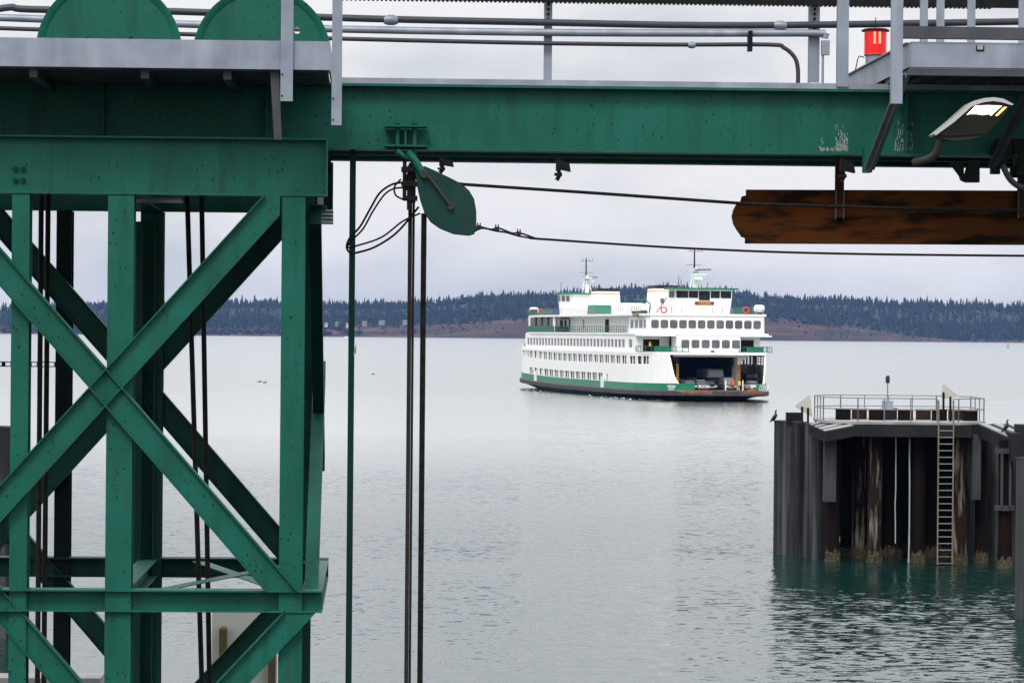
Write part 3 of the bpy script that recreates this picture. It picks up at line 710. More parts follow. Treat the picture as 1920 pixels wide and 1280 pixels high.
# bow gate posts and loose deck gear
for t_ in (-.35, -3.2):
    m_ = MB(FM); m_.box(-10.2, -10.05, t_ - .08, t_ + .08, 1.6, 3.35); m_.build('gate_post', 'white_plain', ferry)
m_ = MB(FM); m_.tube([(-10.1, -.35, 2.6), (-10.1, -1.7, 2.3), (-10.1, -3.2, 2.6)], .035, 5); m_.build('gate_chain', 'rail_grey', ferry)
m_ = MB(FM)
for k in range(6): m_.bar((-10.9 + .1 * k, -5.3 - .35 * k, 1.6), (-10.9 + .1 * k, -5.6 - .35 * k, 2.7), (1, 0, 0), .1, (0, 1, 0), .1)
m_.build('bow_net', 'white_plain', ferry)
m_ = MB(FM); m_.box(-8.4, -8.2, -6.6, -4.6, 1.56, 1.8); m_.build('deck_marking', 'hazard_yellow', ferry)

# ---- things on the ferry
def ring(loc, nrm_s, label):
    m_ = MB(FM); n = 16; rr, r2 = .46, .13
    for k in range(n):
        a = 6.283 * k / n
    pts = [(loc[0], loc[1] + rr * math.cos(6.283 * k / n), loc[2] + rr * math.sin(6.283 * k / n)) for k in range(n + 1)]
    m_.tube(pts, r2, 6); return single(m_, 'life_ring', 'life_red', label, 'life ring', 'life rings along the ferry rails', True)
ring((2.8, -7.3, 14.65), 0, 'red life ring on the green screen right of the front wheelhouse')
ring((LH - 6.1 + .2, 7.6, 14.7), 0, 'red life ring on the green rail at the ferry stern')
ring((3.9, 6.3, 14.55), 0, 'red life ring below the stair left of the front wheelhouse')
def canister(s0, t0, z0, label):
    t = thing('life_raft', label, 'life raft', FM(s0, t0, z0), TH, 'white raft pods on the boat deck')
    m_ = MB(FM); pr = [(0, -.85), (.4, -.82), (.6, -.6), (.6, .6), (.4, .82), (0.01, .85)]
    rings = [[(s0 + max(.02, r) * math.cos(6.283 * k / 12), t0 + h, z0 + .95 + max(.02, r) * math.sin(6.283 * k / 12)) for k in range(12)] for r, h in pr]
    m_.loft(rings); m_.build('pod', 'white_plain', t, True)
    m_ = MB(FM)
    for q in (-.6, .6): m_.box(s0 - .6, s0 + .6, t0 + q - .06, t0 + q + .06, z0, z0 + .5)
    m_.build('cradle', 'rail_grey', t)
canister(1.6, -9.2, 13.95, 'white raft pod at the right front corner of the boat deck')
canister(LH - 7, 9.2, 13.95, 'white raft pod at the far left stern corner of the boat deck')
# rescue boat under cover
s0 = side(1199, 580, 8)[0]
t = thing('rescue_boat', 'small rescue boat under a white cover amidships on the boat deck', 'rescue boat', FM(s0, 8, 13.95), TH)
rb = lambda a, b, c: FM(s0 + a, 8 + b, 13.95 + c)
MB(rb).loft([[(-3, -.5, .7), (-3, .5, .7), (-3, .3, 1.3), (-3, -.3, 1.3)], [(-1.5, -1, .4), (-1.5, 1, .4), (-1.5, .8, 1.7), (-1.5, -.8, 1.7)], [(2.4, -1, .4), (2.4, 1, .4), (2.4, .8, 1.6), (2.4, -.8, 1.6)], [(2.9, -.7, .6), (2.9, .7, .6), (2.9, .6, 1.4), (2.9, -.6, 1.4)]]).build('boat_cover', 'white_plain', t)
m_ = MB(rb)
for q in (-1.8, 1.8): m_.tube([(q, -1.2, 0), (q, -1.4, 1.6), (q, -.4, 2.4), (q, .6, 2.3)], .12, 6); m_.box(q - .2, q + .2, -.9, .9, 0, .45)
m_.build('davit', 'ship_rail_green', t)

# vehicles on the car deck
def car(s0, t0, colm, label, kindc='suv', L_=4.7, W_=1.85, Hh=1.7, face=1):
    t = thing('parked_car' if kindc != 'rv' else 'box_truck', label, 'car' if kindc != 'rv' else 'truck', FM(s0, t0, 1.55), TH, 'vehicles on the car deck')
    g_ = lambda x, y, z: FM(s0 + x, t0 + y, 1.55 + z)      # x backwards from the bumper facing the bow
    w = W_ / 2
    prof = [(0, .35), (0, .72), (.12, .85), (1.15, 1.0), (L_ - .15, 1.02), (L_, .8), (L_, .35)]
    MB(g_).loft([[(x, -w, z) for x, z in prof], [(x, -w + .02, z) for x, z in prof], [(x, w - .02, z) for x, z in prof], [(x, w, z) for x, z in prof]]).build('body', colm, t, True)
    cab = [(1.05, 1.0), (1.85, Hh - .06), (L_ - .9, Hh - .04), (L_ - .2, 1.0)]
    gl = MB(g_); gl.loft([[(x, -w + .05, z) if z < 1.1 else (x, -w + .22, z) for x, z in cab], [(x, w - .05, z) if z < 1.1 else (x, w - .22, z) for x, z in cab]]); gl.build('glasshouse', 'ship_glass', t)
    MB(g_).box(1.9, L_ - .95, -w + .24, w - .24, Hh - .05, Hh + .02).build('roof', colm, t)
    for x in (.85, L_ - .9):
        for sg in (1, -1):
            wh = MB(g_).tube([(x, sg * (w - .2), .34), (x, sg * (w + .01), .34)], .34, 14).build('wheel', 'tyre', t)
            MB(g_).tube([(x, sg * (w), .34), (x, sg * (w + .03), .34)], .2, 10).build('rim', 'chrome', sub(wh, t))
    for sg in (1, -1): MB(g_).box(-.03, .15, sg * (w - .5), sg * (w - .1), .62, .80).build('headlight', 'head_lamp', t)
    MB(g_).box(-.04, .06, -.5, .5, .42, .62).build('grille', 'chrome', t)
    return t
mat('paint_black', (.012, .012, .014), .2, coat=.6); mat('paint_silver', (.35, .36, .38), .25, .4, coat=.5); mat('paint_blue', (.02, .10, .28), .25, coat=.5)
mat('paint_grey', (.08, .085, .09), .25, .3, coat=.5); mat('paint_white', (.7, .7, .7), .3, coat=.5); mat('rv_grey', (.33, .34, .37), .4)
car(-4.6, 3.7, 'paint_black', 'black car first in the left lane of the ferry deck')
car(-1.6, -.5, 'paint_black', 'black hatchback between the silver car and the dark grey van', 'suv', 4.3, 1.8, 1.55)
car(-4.0, 1.6, 'paint_silver', 'silver car first in the second lane of the ferry deck')
car(-4.4, -2.9, 'paint_grey', 'dark grey van behind the crew in coloured vests', 'suv', 5.0, 2.0, 2.15)
car(1.8, 3.4, 'paint_silver', 'silver car second in the left lane, pale windscreen showing')
car(3.6, .9, 'paint_blue', 'blue topped car second in line at the tunnel centre', 'suv', 4.8, 1.9, 1.95)
car(-3.6, -7.3, 'paint_white', 'pale car in the right side lane beyond the pillar', 'suv', 4.4, 1.75, 1.5)
car(8.5, 3.0, 'paint_black', 'dark car deep in the left of the ferry tunnel', 'suv', 5.0, 1.95, 2.0)
# motorhome
s0, t0 = 2.2, -2.2
t = thing('motorhome', 'tall grey motorhome parked in the middle of the ferry tunnel', 'motorhome', FM(s0, t0, 1.55), TH, 'vehicles on the car deck')
g_ = lambda x, y, z: FM(s0 + x, t0 + y, 1.55 + z)
MB(g_).loft([[(x, -1.2, z) for x, z in ((0, .4), (-.05, 1.1), (.9, 1.35), (1.3, 2.0))] + [(7, -1.2, 2.0), (7, -1.2, .4)], [(x, 1.2, z) for x, z in ((0, .4), (-.05, 1.1), (.9, 1.35), (1.3, 2.0))] + [(7, 1.2, 2.0), (7, 1.2, .4)]]).build('body', 'paint_grey', t)
MB(g_).loft([[(.2, -1.25, 2.1), (.2, 1.25, 2.1), (.2, 1.2, 3.2), (.2, -1.2, 3.2)], [(.5, -1.45, 2.02), (.5, 1.45, 2.02), (.9, 1.4, 3.45), (.9, -1.4, 3.45)], [(7, -1.45, 2.0), (7, 1.45, 2.0), (7, 1.4, 3.4), (7, -1.4, 3.4)]]).build('over_cab', 'rv_grey', t)
MB(g_).prism([(.9, -1., 1.36), (.9, 1., 1.36), (1.22, .95, 1.98), (1.22, -.95, 1.98)], [(.8, -1., 1.42), (.8, 1., 1.42), (1.12, .95, 2.0), (1.12, -.95, 2.0)]).build('windscreen', 'ship_glass', t)
for sg in (1, -1):
    MB(g_).box(-.09, .05, sg * .7, sg * 1.1, .8, 1.0).build('headlight', 'head_lamp', t)
    for x in (1, 5.6): MB(g_).tube([(x, sg * .95, .4), (x, sg * 1.22, .4)], .4, 14).build('wheel', 'tyre', t)
# dark truck in the port side lane
s0, t0 = 1.5, -8.2
t = thing('box_truck', 'tall black truck filling the right side lane of the ferry', 'truck', FM(s0, t0, 1.55), TH, 'vehicles on the car deck')
g_ = lambda x, y, z: FM(s0 + x, t0 + y, 1.55 + z)
MB(g_).loft([[(0, -1.1, .5), (0, 1.1, .5), (0, 1.1, 1.6), (0, -1.1, 1.6)], [(.6, -1.1, .5), (.6, 1.1, .5), (.9, 1.05, 2.7), (.9, -1.05, 2.7)], [(2.2, -1.1, .5), (2.2, 1.1, .5), (2.2, 1.05, 2.9), (2.2, -1.05, 2.9)]]).build('cab', 'paint_black', t)
MB(g_).box(2.4, 9, -1.25, 1.25, .9, 3.9).build('cargo_box', 'paint_black', t)
MB(g_).prism([(.35, -.95, 1.7), (.35, .95, 1.7), (.72, .9, 2.55), (.72, -.9, 2.55)], [(.25, -.95, 1.72), (.25, .95, 1.72), (.62, .9, 2.58), (.62, -.9, 2.58)]).build('windscreen', 'ship_glass', t)
for sg in (1, -1):
    MB(g_).box(-.05, .1, sg * .6, sg * 1., .9, 1.1).build('headlight', 'head_lamp', t)
    for x in (1.2, 7): MB(g_).tube([(x, sg * .8, .5), (x, sg * 1.12, .5)], .5, 14).build('wheel', 'tyre', t)

m_ = MB(FM)
for k in range(120):
    s_ = random.choice((random.uniform(-6, 34), random.uniform(4, 20), random.uniform(60, 104))); t_ = hw(s_) * .80 + random.random() ** 2 * 5 + .4; a = random.uniform(.2, 1.3); b = random.uniform(.08, .3); z = random.uniform(.02, .10)
    pts = [(s_ + a * math.cos(6.283 * q / 7) * random.uniform(.5, 1.2), t_ + b * math.sin(6.283 * q / 7) * random.uniform(.5, 1.2), -.04) for q in range(7)]
    c_ = m_.P((s_, t_, z)); ii = [m_.P(p_) for p_ in pts]
    for q in range(7): m_.f.append([ii[q], ii[(q + 1) % 7], c_])
fo = m_.build('wake_foam', 'foam'); kind(tag(fo, 'broken white wash along the waterline of the ferry', 'foam'), 'stuff')

# people
def person(base, face, label, vest, arm=(0, 0), k=1.0):
    t = thing('person', label, 'person', base, 0., 'people on the ferry')
    fx, fy = face; f = Vector((fx, fy, 0)).normalized(); r = Vector((f.y, -f.x, 0)); u = Vector((0, 0, 1))
    def q(a, b, c): return Vector(base) + (r * a + f * b + u * c) * k
    def skin_obj(name, m, verts, edges, rad, lv=1):
        me = bpy.data.meshes.new(name); me.from_pydata([tuple(v - Vector(base)) for v in verts], edges, []); me.materials.append(MATS[m])
        o = bpy.data.objects.new(name, me); COL.objects.link(o); o.parent = t['_o']
        sm = o.modifiers.new('skin', 'SKIN')
        for i, rr in enumerate(rad): me.skin_vertices[0].data[i].radius = (rr[0] * k, rr[1] * k) if isinstance(rr, tuple) else (rr * k, rr * k)
        me.skin_vertices[0].data[0].use_root = True
        ss_ = o.modifiers.new('sub', 'SUBSURF'); ss_.levels = ss_.render_levels = lv
        for p_ in me.polygons: p_.use_smooth = True
        return o
    V = [q(0, 0, .95), q(0, 0, 1.15), q(0, 0, 1.4), q(0, 0, 1.52), q(0, .02, 1.62), q(0, .01, 1.74)]
    Rr = [(.15, .11), (.14, .10), (.17, .11), .055, (.075, .09), (.065, .08)]
    E = [(0, 1), (1, 2), (2, 3), (3, 4), (4, 5)]
    for sg, up in ((1, arm[0]), (-1, arm[1])):
        i = len(V)
        if up: V += [q(sg * .2, 0, 1.42), q(sg * .34, .08, 1.22), q(sg * .22, .28, 1.28), q(sg * .2, .36, 1.32)]
        else: V += [q(sg * .2, 0, 1.42), q(sg * .27, -.02, 1.15), q(sg * .28, .06, .9), q(sg * .27, .08, .82)]
        Rr += [.065, .05, .038, .03]; E += [(2, i), (i, i + 1), (i + 1, i + 2), (i + 2, i + 3)]
        h = i + 3                                   # five short fingers
        for j in range(5):
            V.append(V[h] + (V[h] - V[h - 1]).normalized() * (.08 - .008 * abs(j - 2)) * k + r * (j - 2) * .02 * k); Rr.append(.009); E.append((h, len(V) - 1))
        i = len(V)
        V += [q(sg * .1, 0, .9), q(sg * .12, .02 * sg, .5), q(sg * .12, .0, .1), q(sg * .13, .13, .05)]
        Rr += [.085, .06, .045, .045]; E += [(0, i), (i, i + 1), (i + 1, i + 2), (i + 2, i + 3)]
    skin_obj('body', 'cloth_dark', V, E, Rr)
    m_ = MB(); m_.loft([[q(a * w, b * d, z) for a, b in ((-1, -.6), (-.6, -1), (.6, -1), (1, -.6), (1, .6), (.6, 1), (-.6, 1), (-1, .6))] for w, d, z in ((.19, .145, .92), (.18, .14, 1.15), (.215, .15, 1.38), (.13, .11, 1.5))]); m_.build('jacket', vest, t, True)
    m_ = MB(); m_.loft([[q(w * math.cos(6.283 * j / 10), .02 + d * math.sin(6.283 * j / 10), z) for j in range(10)] for w, d, z in ((.05, .06, 1.53), (.078, .095, 1.6), (.08, .1, 1.68), (.055, .07, 1.76), (.01, .01, 1.785))]); hd = m_.build('head', 'skin', t, True)
    hp = sub(hd, t)
    m_ = MB(); m_.box(0, 0, 0, 0, 0, 0); m_ = MB()
    m_.loft([[q(w * math.cos(6.283 * j / 10), -.005 + d * math.sin(6.283 * j / 10), z) for j in range(10)] for w, d, z in ((.086, .1, 1.67), (.086, .105, 1.73), (.05, .06, 1.80))]); m_.build('hair', 'hair', hp, True)
    m_ = MB(); m_.loft([[q(-.012, .11, 1.62), q(.012, .11, 1.62), q(.008, .105, 1.67), q(-.008, .105, 1.67)], [q(-.012, .14, 1.625), q(.012, .14, 1.625), q(.004, .12, 1.66), q(-.004, .12, 1.66)]]); m_.build('nose', 'skin', hp)
    return t
pf = (.15, -1)
person(FM(-6.5, -2.6, 1.56), pf, 'deckhand in a bright orange jacket standing on the ferry bow', 'orange_vest', (0, 0), 1.08)
person(FM(-6.3, -3.7, 1.56), pf, 'deckhand in a yellow vest over dark clothes on the ferry bow', 'yellow_vest', (1, 1), 1.04)
bt_, bz_ = front(1219, 645, 2.)
person(FM(2.0, bt_, 7.74), (-.3, -1), 'person in a yellow jacket on the left balcony of the ferry', 'yellow_vest', (0, 1))

def bisect(o, root, co, no):                # trim a part with a plane given in the steelwork frame
    import bmesh
    inv = (Matrix.Translation(root['_l']) @ Matrix.Rotation(root['_r'], 4, 'Z')).inverted()
    a = inv @ T(*co); b = inv @ T(*(Vector(co) + Vector(no)))
    bm = bmesh.new(); bm.from_mesh(o.data)
    bmesh.ops.bisect_plane(bm, geom=bm.verts[:] + bm.edges[:] + bm.faces[:], plane_co=a, plane_no=(b - a), clear_outer=True)
    bm.to_mesh(o.data); bm.free()
# ================================================================== TERMINAL STEELWORK
AL = R(2.5); cA, sA = math.cos(AL), math.sin(AL); V0 = 40.
def T(u, v, z): return Vector((u * cA - v * sA, V0 + u * sA + v * cA, z))
def S(px, py, v):           # photo point on the plane at depth v -> (u, z)
    n = (-sA, cA, 0); p = hit(px, py, n, V0 * cA + v)
    d = p - Vector((0, V0, 0)); return d.x * cA + d.y * sA, p.z
def su(px, v, py=820): return S(px, py, v)[0]
def sz(py, v, px=500): return S(px, py, v)[1]
def g3(px, py, v): u, z = S(px, py, v); return (u, v, z)
UP, UU, VV = (0, 0, 1), (1, 0, 0), (0, 1, 0)

tower = thing('lift_tower', 'green braced steel tower with crossed diagonals at the left', 'steel tower', T(su(240, 0), 2.8, -2), AL)
DV = 5.6
ZC = sz(365, 0, 300); ZC1 = sz(256, 0, 300)          # bottom / top of the cap beam
front_cols = [(19, 52), (199, 248), (525, 569)]
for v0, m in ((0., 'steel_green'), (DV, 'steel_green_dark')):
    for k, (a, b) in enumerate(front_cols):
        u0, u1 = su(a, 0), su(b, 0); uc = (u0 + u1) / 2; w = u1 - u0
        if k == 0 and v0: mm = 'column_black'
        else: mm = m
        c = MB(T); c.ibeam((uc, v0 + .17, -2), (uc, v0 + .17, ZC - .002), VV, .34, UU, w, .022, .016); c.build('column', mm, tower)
    # diagonals (webs in the plane of the frame)
    def brace(p, q, th, dvv, mm, cuts=()):
        a, b = Vector((*S(*p, 0), 0)), Vector((*S(*q, 0), 0))
        a, b = Vector((a.x, v0 + dvv, a.y)), Vector((b.x, v0 + dvv, b.y)); d = (b - a).normalized(); n = Vector((-d.z, 0, d.x))
        if n.z < 0: n = -n
        a -= n * th / 2; b -= n * th / 2
        m_ = MB(T); m_.ibeam(a, b, n, th, VV, .17, .016, .012); o = m_.build('diagonal_brace', mm, tower)
        for co_, no_ in cuts: bisect(o, tower, co_, no_)
        return o
    uq = su(525, 0, 400); zs0, zs1 = sz(1105, 0, 300), sz(1146, 0, 300)
    brace((560, 295), (200, 690), .315, -.06, m, [((uq, 0, 0), (1, 0, 0)), ((0, 0, ZC - .002), (0, 0, 1))]); brace((200, 690), (-140, 1063), .315, -.06, m)
    brace((-260, 167), (200, 690), .315, -.061, m); brace((200, 690), (640, 1199), .315, -.061, m, [((0, 0, zs0 + .002), (0, 0, -1))])
    brace((600, 1073), (300, 1390), .30, -.04, m, [((0, 0, zs1 - .002), (0, 0, 1))]); brace((-120, 960), (345, 1500), .30, .05, m)
    # horizontal strut at mid height
    za, zb = sz(1105, 0, 300), sz(1146, 0, 300); ue = su(604, 0, 1120)
    m_ = MB(T); m_.ibeam((-9.5, v0 + .1, (za + zb) / 2), (ue, v0 + .1, (za + zb) / 2), UP, za - zb, VV, .34, .02, .014); m_.build('strut', m, tower)
    # cap beam
    m_ = MB(T); uc = su(611, 0, 310)
    m_.ibeam((-9.5, v0 + .12, (ZC + ZC1) / 2), (uc, v0 + .12, (ZC + ZC1) / 2), UP, ZC1 - ZC, VV, .28, .024, .016)
    m_.box(uc, uc + .02, v0 - .02, v0 + .26, ZC + .003, ZC1 - .003); m_.build('cap_beam', m, tower)
# side beams between the frames (cap, strut)
za, zb = sz(1106, 0, 300), sz(1145, 0, 300)
for uc in (su(222, 0), su(585, 0, 1120)):
    m_ = MB(T); m_.ibeam((uc, .28, (za + zb) / 2), (uc, DV - .1, (za + zb) / 2), UP, za - zb - .01, UU, .26, .018, .012); m_.build('strut', 'steel_green', tower)
m_ = MB(T); m_.bar((su(300, 0), .3, za - .02), (su(560, 0), DV - .1, za - .02), Vector((.9, -.45, 0)).normalized(), .2, UP, .012); m_.build('plan_brace', 'steel_green', tower)
m_ = MB(T); m_.bar((su(540, 0), .3, za - .035), (su(330, 0), DV - .1, za - .035), Vector((.9, .45, 0)).normalized(), .2, UP, .012); m_.build('plan_brace', 'steel_green', tower)
uc = su(594, 0, 310)
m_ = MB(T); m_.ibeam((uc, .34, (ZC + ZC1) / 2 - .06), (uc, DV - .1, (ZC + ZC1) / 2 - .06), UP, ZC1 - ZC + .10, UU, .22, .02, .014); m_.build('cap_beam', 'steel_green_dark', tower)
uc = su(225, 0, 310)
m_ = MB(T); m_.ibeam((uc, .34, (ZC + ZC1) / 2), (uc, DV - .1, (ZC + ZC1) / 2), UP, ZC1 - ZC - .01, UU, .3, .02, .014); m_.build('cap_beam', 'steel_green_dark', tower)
# side diagonal near the right column
uc = su(585, 0)
m_ = MB(T); m_.bar((uc, .3, sz(1125, 0)), (uc, DV - .2, sz(700, 0)), UU, .17, Vector((0, -.42, .9)).normalized(), .25); m_.build('diagonal_brace', 'steel_green', tower)
m_ = MB(T); m_.bar((uc + .01, .4, sz(400, 0)), (uc + .01, DV - .2, sz(900, 0)), UU, .15, Vector((0, .42, .9)).normalized(), .25); m_.build('diagonal_brace', 'steel_green_dark', tower)
for a, b in ((251, 265), (289, 304)):
    MB(T).box(su(a, DV - .12), su(b, DV - .12), DV - .12, DV - .10, -2, ZC - .15).build('guide_angle', 'steel_green_mid', tower)
    q = su(b if a < 260 else a, DV - .12); MB(T).box(q - .008, q + .008, DV - .22, DV - .121, -2, ZC - .15).build('guide_lip', 'steel_green_mid', tower)
# bolts
m_ = MB(T)
for bx_ in (29, 43):
    for by_ in (317, 338): u, z = S(bx_, by_, .1); m_.cyl((u, .115, z), (u, .07, z), .032, .032, 8)
m_.build('bolt_group', 'steel_green_dark', tower)
m_ = MB(T)
for k in range(4): u, z = S(600, 396 + 7 * k, DV * .3); m_.box(u, u + .17, 1.4, 2.1, z - .012, z + .012)
u, z = S(290, 378, 2.); m_.build('drip_louvre', 'galvanized', tower); m_ = MB(T); m_.box(u - .35, u + .35, 1.4, 2.4, z, z + .03); m_.box(u - .3, u - .2, 1.5, 1.6, z, z + .3)
m_.build('bracket_plate', 'galvanized', tower)

# girders
VG = 1.5
ZG0, ZG1 = sz(285, VG, 1100), sz(163, VG, 1100); gc = (ZG0 + ZG1) / 2
UL, UR = -9.5, 12.
gird = thing('overhead_girder', 'long green plate girder crossing the top of the picture', 'girder', T(0, VG, ZG0), AL)
m_ = MB(T); m_.ibeam((UL, VG + .16, gc), (UR, VG + .16, gc), UP, ZG1 - ZG0, VV, .36, .025, .016); m_.build('web_and_flanges', 'steel_green', gird)
for px_ in (193, 500, 1700): u = su(px_, VG, 220); MB(T).box(u - .012, u + .012, VG + .0, VG + .15, ZG0 + .03, ZG1 - .03).build('stiffener', 'steel_green', gird)
m_ = MB(T); m_.box(su(640, VG, 160), UR, VG + .02, VG + .06, ZG1 + .012, ZG1 + .085); m_.build('deck_edge', 'galvanized', gird)
for px_, w_, h_, n in ((1578, 24, 46, 120), (1695, 34, 60, 120), (1540, 8, 20, 12), (1560, 44, 4, 40)):
    m_ = MB(T)
    for k in range(n):
        a = (random.random() - .5) * w_; b = random.random() ** 1.5 * h_ * (.35 + .65 * abs(math.sin(a * 1.1 + px_))); u, z = S(px_ + a, 281 - b, VG + .14)
        w2 = random.uniform(.0012, .005); m_.box(u - w2, u + w2, VG + .144, VG + .1512, z - random.uniform(.004, .03), z + random.uniform(.004, .03))
    kind(m_.build('bird_dropping_stain', 'bird_lime', gird), 'stuff')
rear = thing('rear_girder', 'second green girder behind the main one, only its lower edge showing', 'girder', T(0, VG + 2.6, ZG0), AL)
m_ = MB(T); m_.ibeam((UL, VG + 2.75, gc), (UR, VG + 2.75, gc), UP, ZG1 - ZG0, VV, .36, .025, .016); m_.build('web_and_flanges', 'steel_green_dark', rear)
m_ = MB(T); m_.box(UL, UR, VG + 1.3, VG + 1.42, ZG0 + .0, ZG0 + .12); m_.build('conduit_tray', 'steel_green_dark', rear)
# walkway deck plate between girders
m_ = MB(T)
for k in range(6): m_.box(UL, UR, VG + .42 + .36 * k, VG + .70 + .36 * k, ZG1 + .02, ZG1 + .05)
tag(m_.build('deck_grating', 'galvanized_dark'), 'dark grating walkway lying on the two green girders', 'walkway')

# bracket clamp on the girder
cl = thing('beam_clamp', 'green bolted clamp bracket on the girder above the rope block', 'clamp', T(su(762, 1.4, 250), 1.4, sz(278, 1.4, 762)), AL)
v = VG - .02
m_ = MB(T)
for y in (237, 274): (a, z), (b, _) = S(721, y, v), S(801, y, v); m_.box(a, b, v - .16, v + .14, z - .012, z + .012)
u, z0 = S(760, 274, v); z1 = S(760, 237, v)[1]; m_.box(u - .012, u + .012, v - .1, v + .12, z0, z1); m_.build('plate', 'steel_green', cl)
for px_ in (745, 777):
    u, z0 = S(px_, 292, v - .04); z1 = S(px_, 224, v - .04)[1]
    b = MB(T).cyl((u, v - .05, z0), (u, v - .05, z1), .03, .03, 10).build('bolt', 'steel_green', cl)
    zz = S(px_, 228, v - .04)[1]; MB(T).cyl((u, v - .05, zz - .03), (u, v - .05, zz + .03), .052, .052, 6).build('nut', 'steel_green', sub(b, cl))

# pulley block
vp = VG - .25
blk = thing('rope_block', 'teardrop shaped green pulley block hanging below the clamp', 'pulley', T(su(835, vp, 380), vp, sz(440, vp, 835)), AL)
outl = [(779, 318), (797, 313), (818, 322), (845, 335), (866, 346), (879, 358), (888, 373), (892, 395), (892, 428), (888, 438), (878, 441), (850, 438), (825, 428), (808, 416), (797, 400), (789, 376), (782, 345)]
for dv_, nm in ((0, 'cheek_plate'), (.16, 'cheek_plate')):
    m_ = MB(T); m_.prism([(*[g3(x, y, vp)[i] if i != 1 else vp + dv_ for i in (0, 1, 2)],) for x, y in outl], [(*[g3(x, y, vp)[i] if i != 1 else vp + dv_ + .022 for i in (0, 1, 2)],) for x, y in outl]); m_.build(nm, 'block_green' if 'block_green' in MATS else 'steel_green', blk)
cxm, czm = S(838, 380, vp)
rim = [(g3(x, y, vp)[0], g3(x, y, vp)[2]) for x, y in outl]; rim = [(cxm + (a - cxm) * 1.022, czm + (b - czm) * 1.022) for a, b in rim]
m_ = MB(T); m_.prism([(a, vp + .004, b) for a, b in rim], [(a, vp + .018, b) for a, b in rim]); m_.build('rusted_edge', 'rusty_brown', blk)
u, z = S(845, 390, vp); m_ = MB(T); m_.lathe((u, vp + .04, z), [(.27, 0), (.27, .03), (.24, .05), (.27, .08), (.27, .11)], 24, 'y'); m_.build('sheave', 'black_iron', blk)
m_ = MB(T); m_.tube([g3(793, 318, vp - .06), g3(818, 350, vp - .06), g3(843, 384, vp - .06)], .018, 8); m_.build('pin_rod', 'old_bronze', blk)
m_ = MB(T); u, z = S(845, 387, vp - .04); m_.cyl((u, vp - .06, z), (u, vp + .2, z), .04, .04, 10); m_.build('axle_pin', 'old_bronze', blk); m_ = MB(T); u, z = S(795, 327, vp); m_.cyl((u, vp - .07, z), (u, vp + .2, z), .05, .05, 10); m_.build('axle_pin', 'old_bronze', blk)
m_ = MB(T); m_.tube([g3(763, 286, vp), g3(778, 302, vp), g3(795, 330, vp)], .055, 10); m_.tube([g3(744, 283, vp), g3(758, 294, vp), g3(775, 300, vp)], .035, 8); m_.build('shackle_arm', 'steel_green', blk)

# rope guide bundle left of the block
m_ = MB(T)
for k in range(14):
    a = 757 + random.random() * 20; b0 = 300 + random.random() * 40; b1 = b0 + 20 + random.random() * 55
    u, z0 = S(a, min(b1, 402), vp + .1); z1 = S(a, b0, vp + .1)[1]; m_.box(u - .025, u + .025, vp + .02, vp + .2, z0, z1)
for a, y, w_ in ((765, 318, 26), (768, 345, 32), (770, 372, 26)):
    u, z = S(a, y, vp + .1); m_.box(u - w_ / 300, u + w_ / 300, vp, vp + .22, z - .03, z + .03)
single(m_, 'rope_guide', 'black_iron', 'black iron rope guide hanging left of the pulley block', 'rope guide')

# ropes
def rope(pts, r, label, m='rope', n=8, name='hoist_rope', group='ropes of the terminal lift gear'):
    m_ = MB(); m_.tube(pts, r, n); return single(m_, name, m, label, 'rope', group, True)
def smooth(pts, k=8):
    P_ = [Vector(p) for p in pts]; out = []
    for i in range(len(P_) - 1):
        a, b, c, d = P_[max(i - 1, 0)], P_[i], P_[i + 1], P_[min(i + 2, len(P_) - 1)]
        for j in range(k):
            t_ = j / k; out.append(.5 * ((2 * b) + (c - a) * t_ + (2 * a - 5 * b + 4 * c - d) * t_ ** 2 + (3 * b - a - 3 * c + d) * t_ ** 3))
    return out + [P_[-1]]
def TT(px, py, v): return T(*g3(px, py, v))
def vert(px, py, v, y1=1300):
    u, z = S(px, py, v); return [T(u, v, z), T(u, v, -1.5)]
rope(vert(770, 310, 1.6), .027, 'brown wire rope hanging vertically, left of the pair under the block', 'wire_rope')
rope(vert(776.5, 310, 1.68), .016, 'thin dark wire rope touching the left rope under the block', 'wire_rope')
rope(vert(795, 400, 1.35), .036, 'thick black chain-like rope hanging vertically right below the block')
rope([TT(846, 343, vp + .09), TT(872, 346, vp + .09), TT(1100, 361, vp), TT(1400, 382, vp - .1), TT(1700, 391, vp - .2), TT(2100, 399, vp - .3)], .021, 'upper black rope running right from the block past the rusty plate')
rope(smooth([TT(1000, 446, vp + .08), TT(1020, 448.5, vp + .08), TT(1300, 466, vp), TT(1600, 476, vp - .1), TT(2100, 481, vp - .3)]), .015, 'lower thin black rope with clips running right from the block')
rope(smooth([TT(889, 433, vp + .1), TT(897, 425, vp + .1), TT(920, 430, vp + .1), TT(935, 428, vp + .1), TT(960, 437, vp + .1), TT(975, 437, vp + .1), TT(1003, 446.5, vp + .1)]), .012, 'doubled rope end between the clips, upper strand')
rope(smooth([TT(889, 434, vp + .05), TT(905, 428, vp + .05), TT(930, 433, vp + .05), TT(950, 436, vp + .05), TT(975, 443, vp + .05), TT(1015, 449, vp + .05)]), .012, 'doubled rope end between the clips, lower strand')
for (px_, py_), lb in zip(((898, 425), (932, 428), (973, 437)), ('wire rope clip closest to the block', 'middle wire rope clip on the lower rope', 'wire rope clip furthest right on the lower rope')):
    u, z = S(px_, py_, vp); m_ = MB(T); m_.box(u - .028, u + .028, vp + .02, vp + .12, z - .025, z + .022); m_.cyl((u - .015, vp + .05, z), (u - .015, vp + .05, z + .055), .009, .009, 6); m_.cyl((u + .018, vp + .05, z), (u + .018, vp + .05, z + .05), .009, .009, 6)
    single(m_, 'rope_clip', 'wire_rope', lb, 'rope clip', 'wire rope clips')
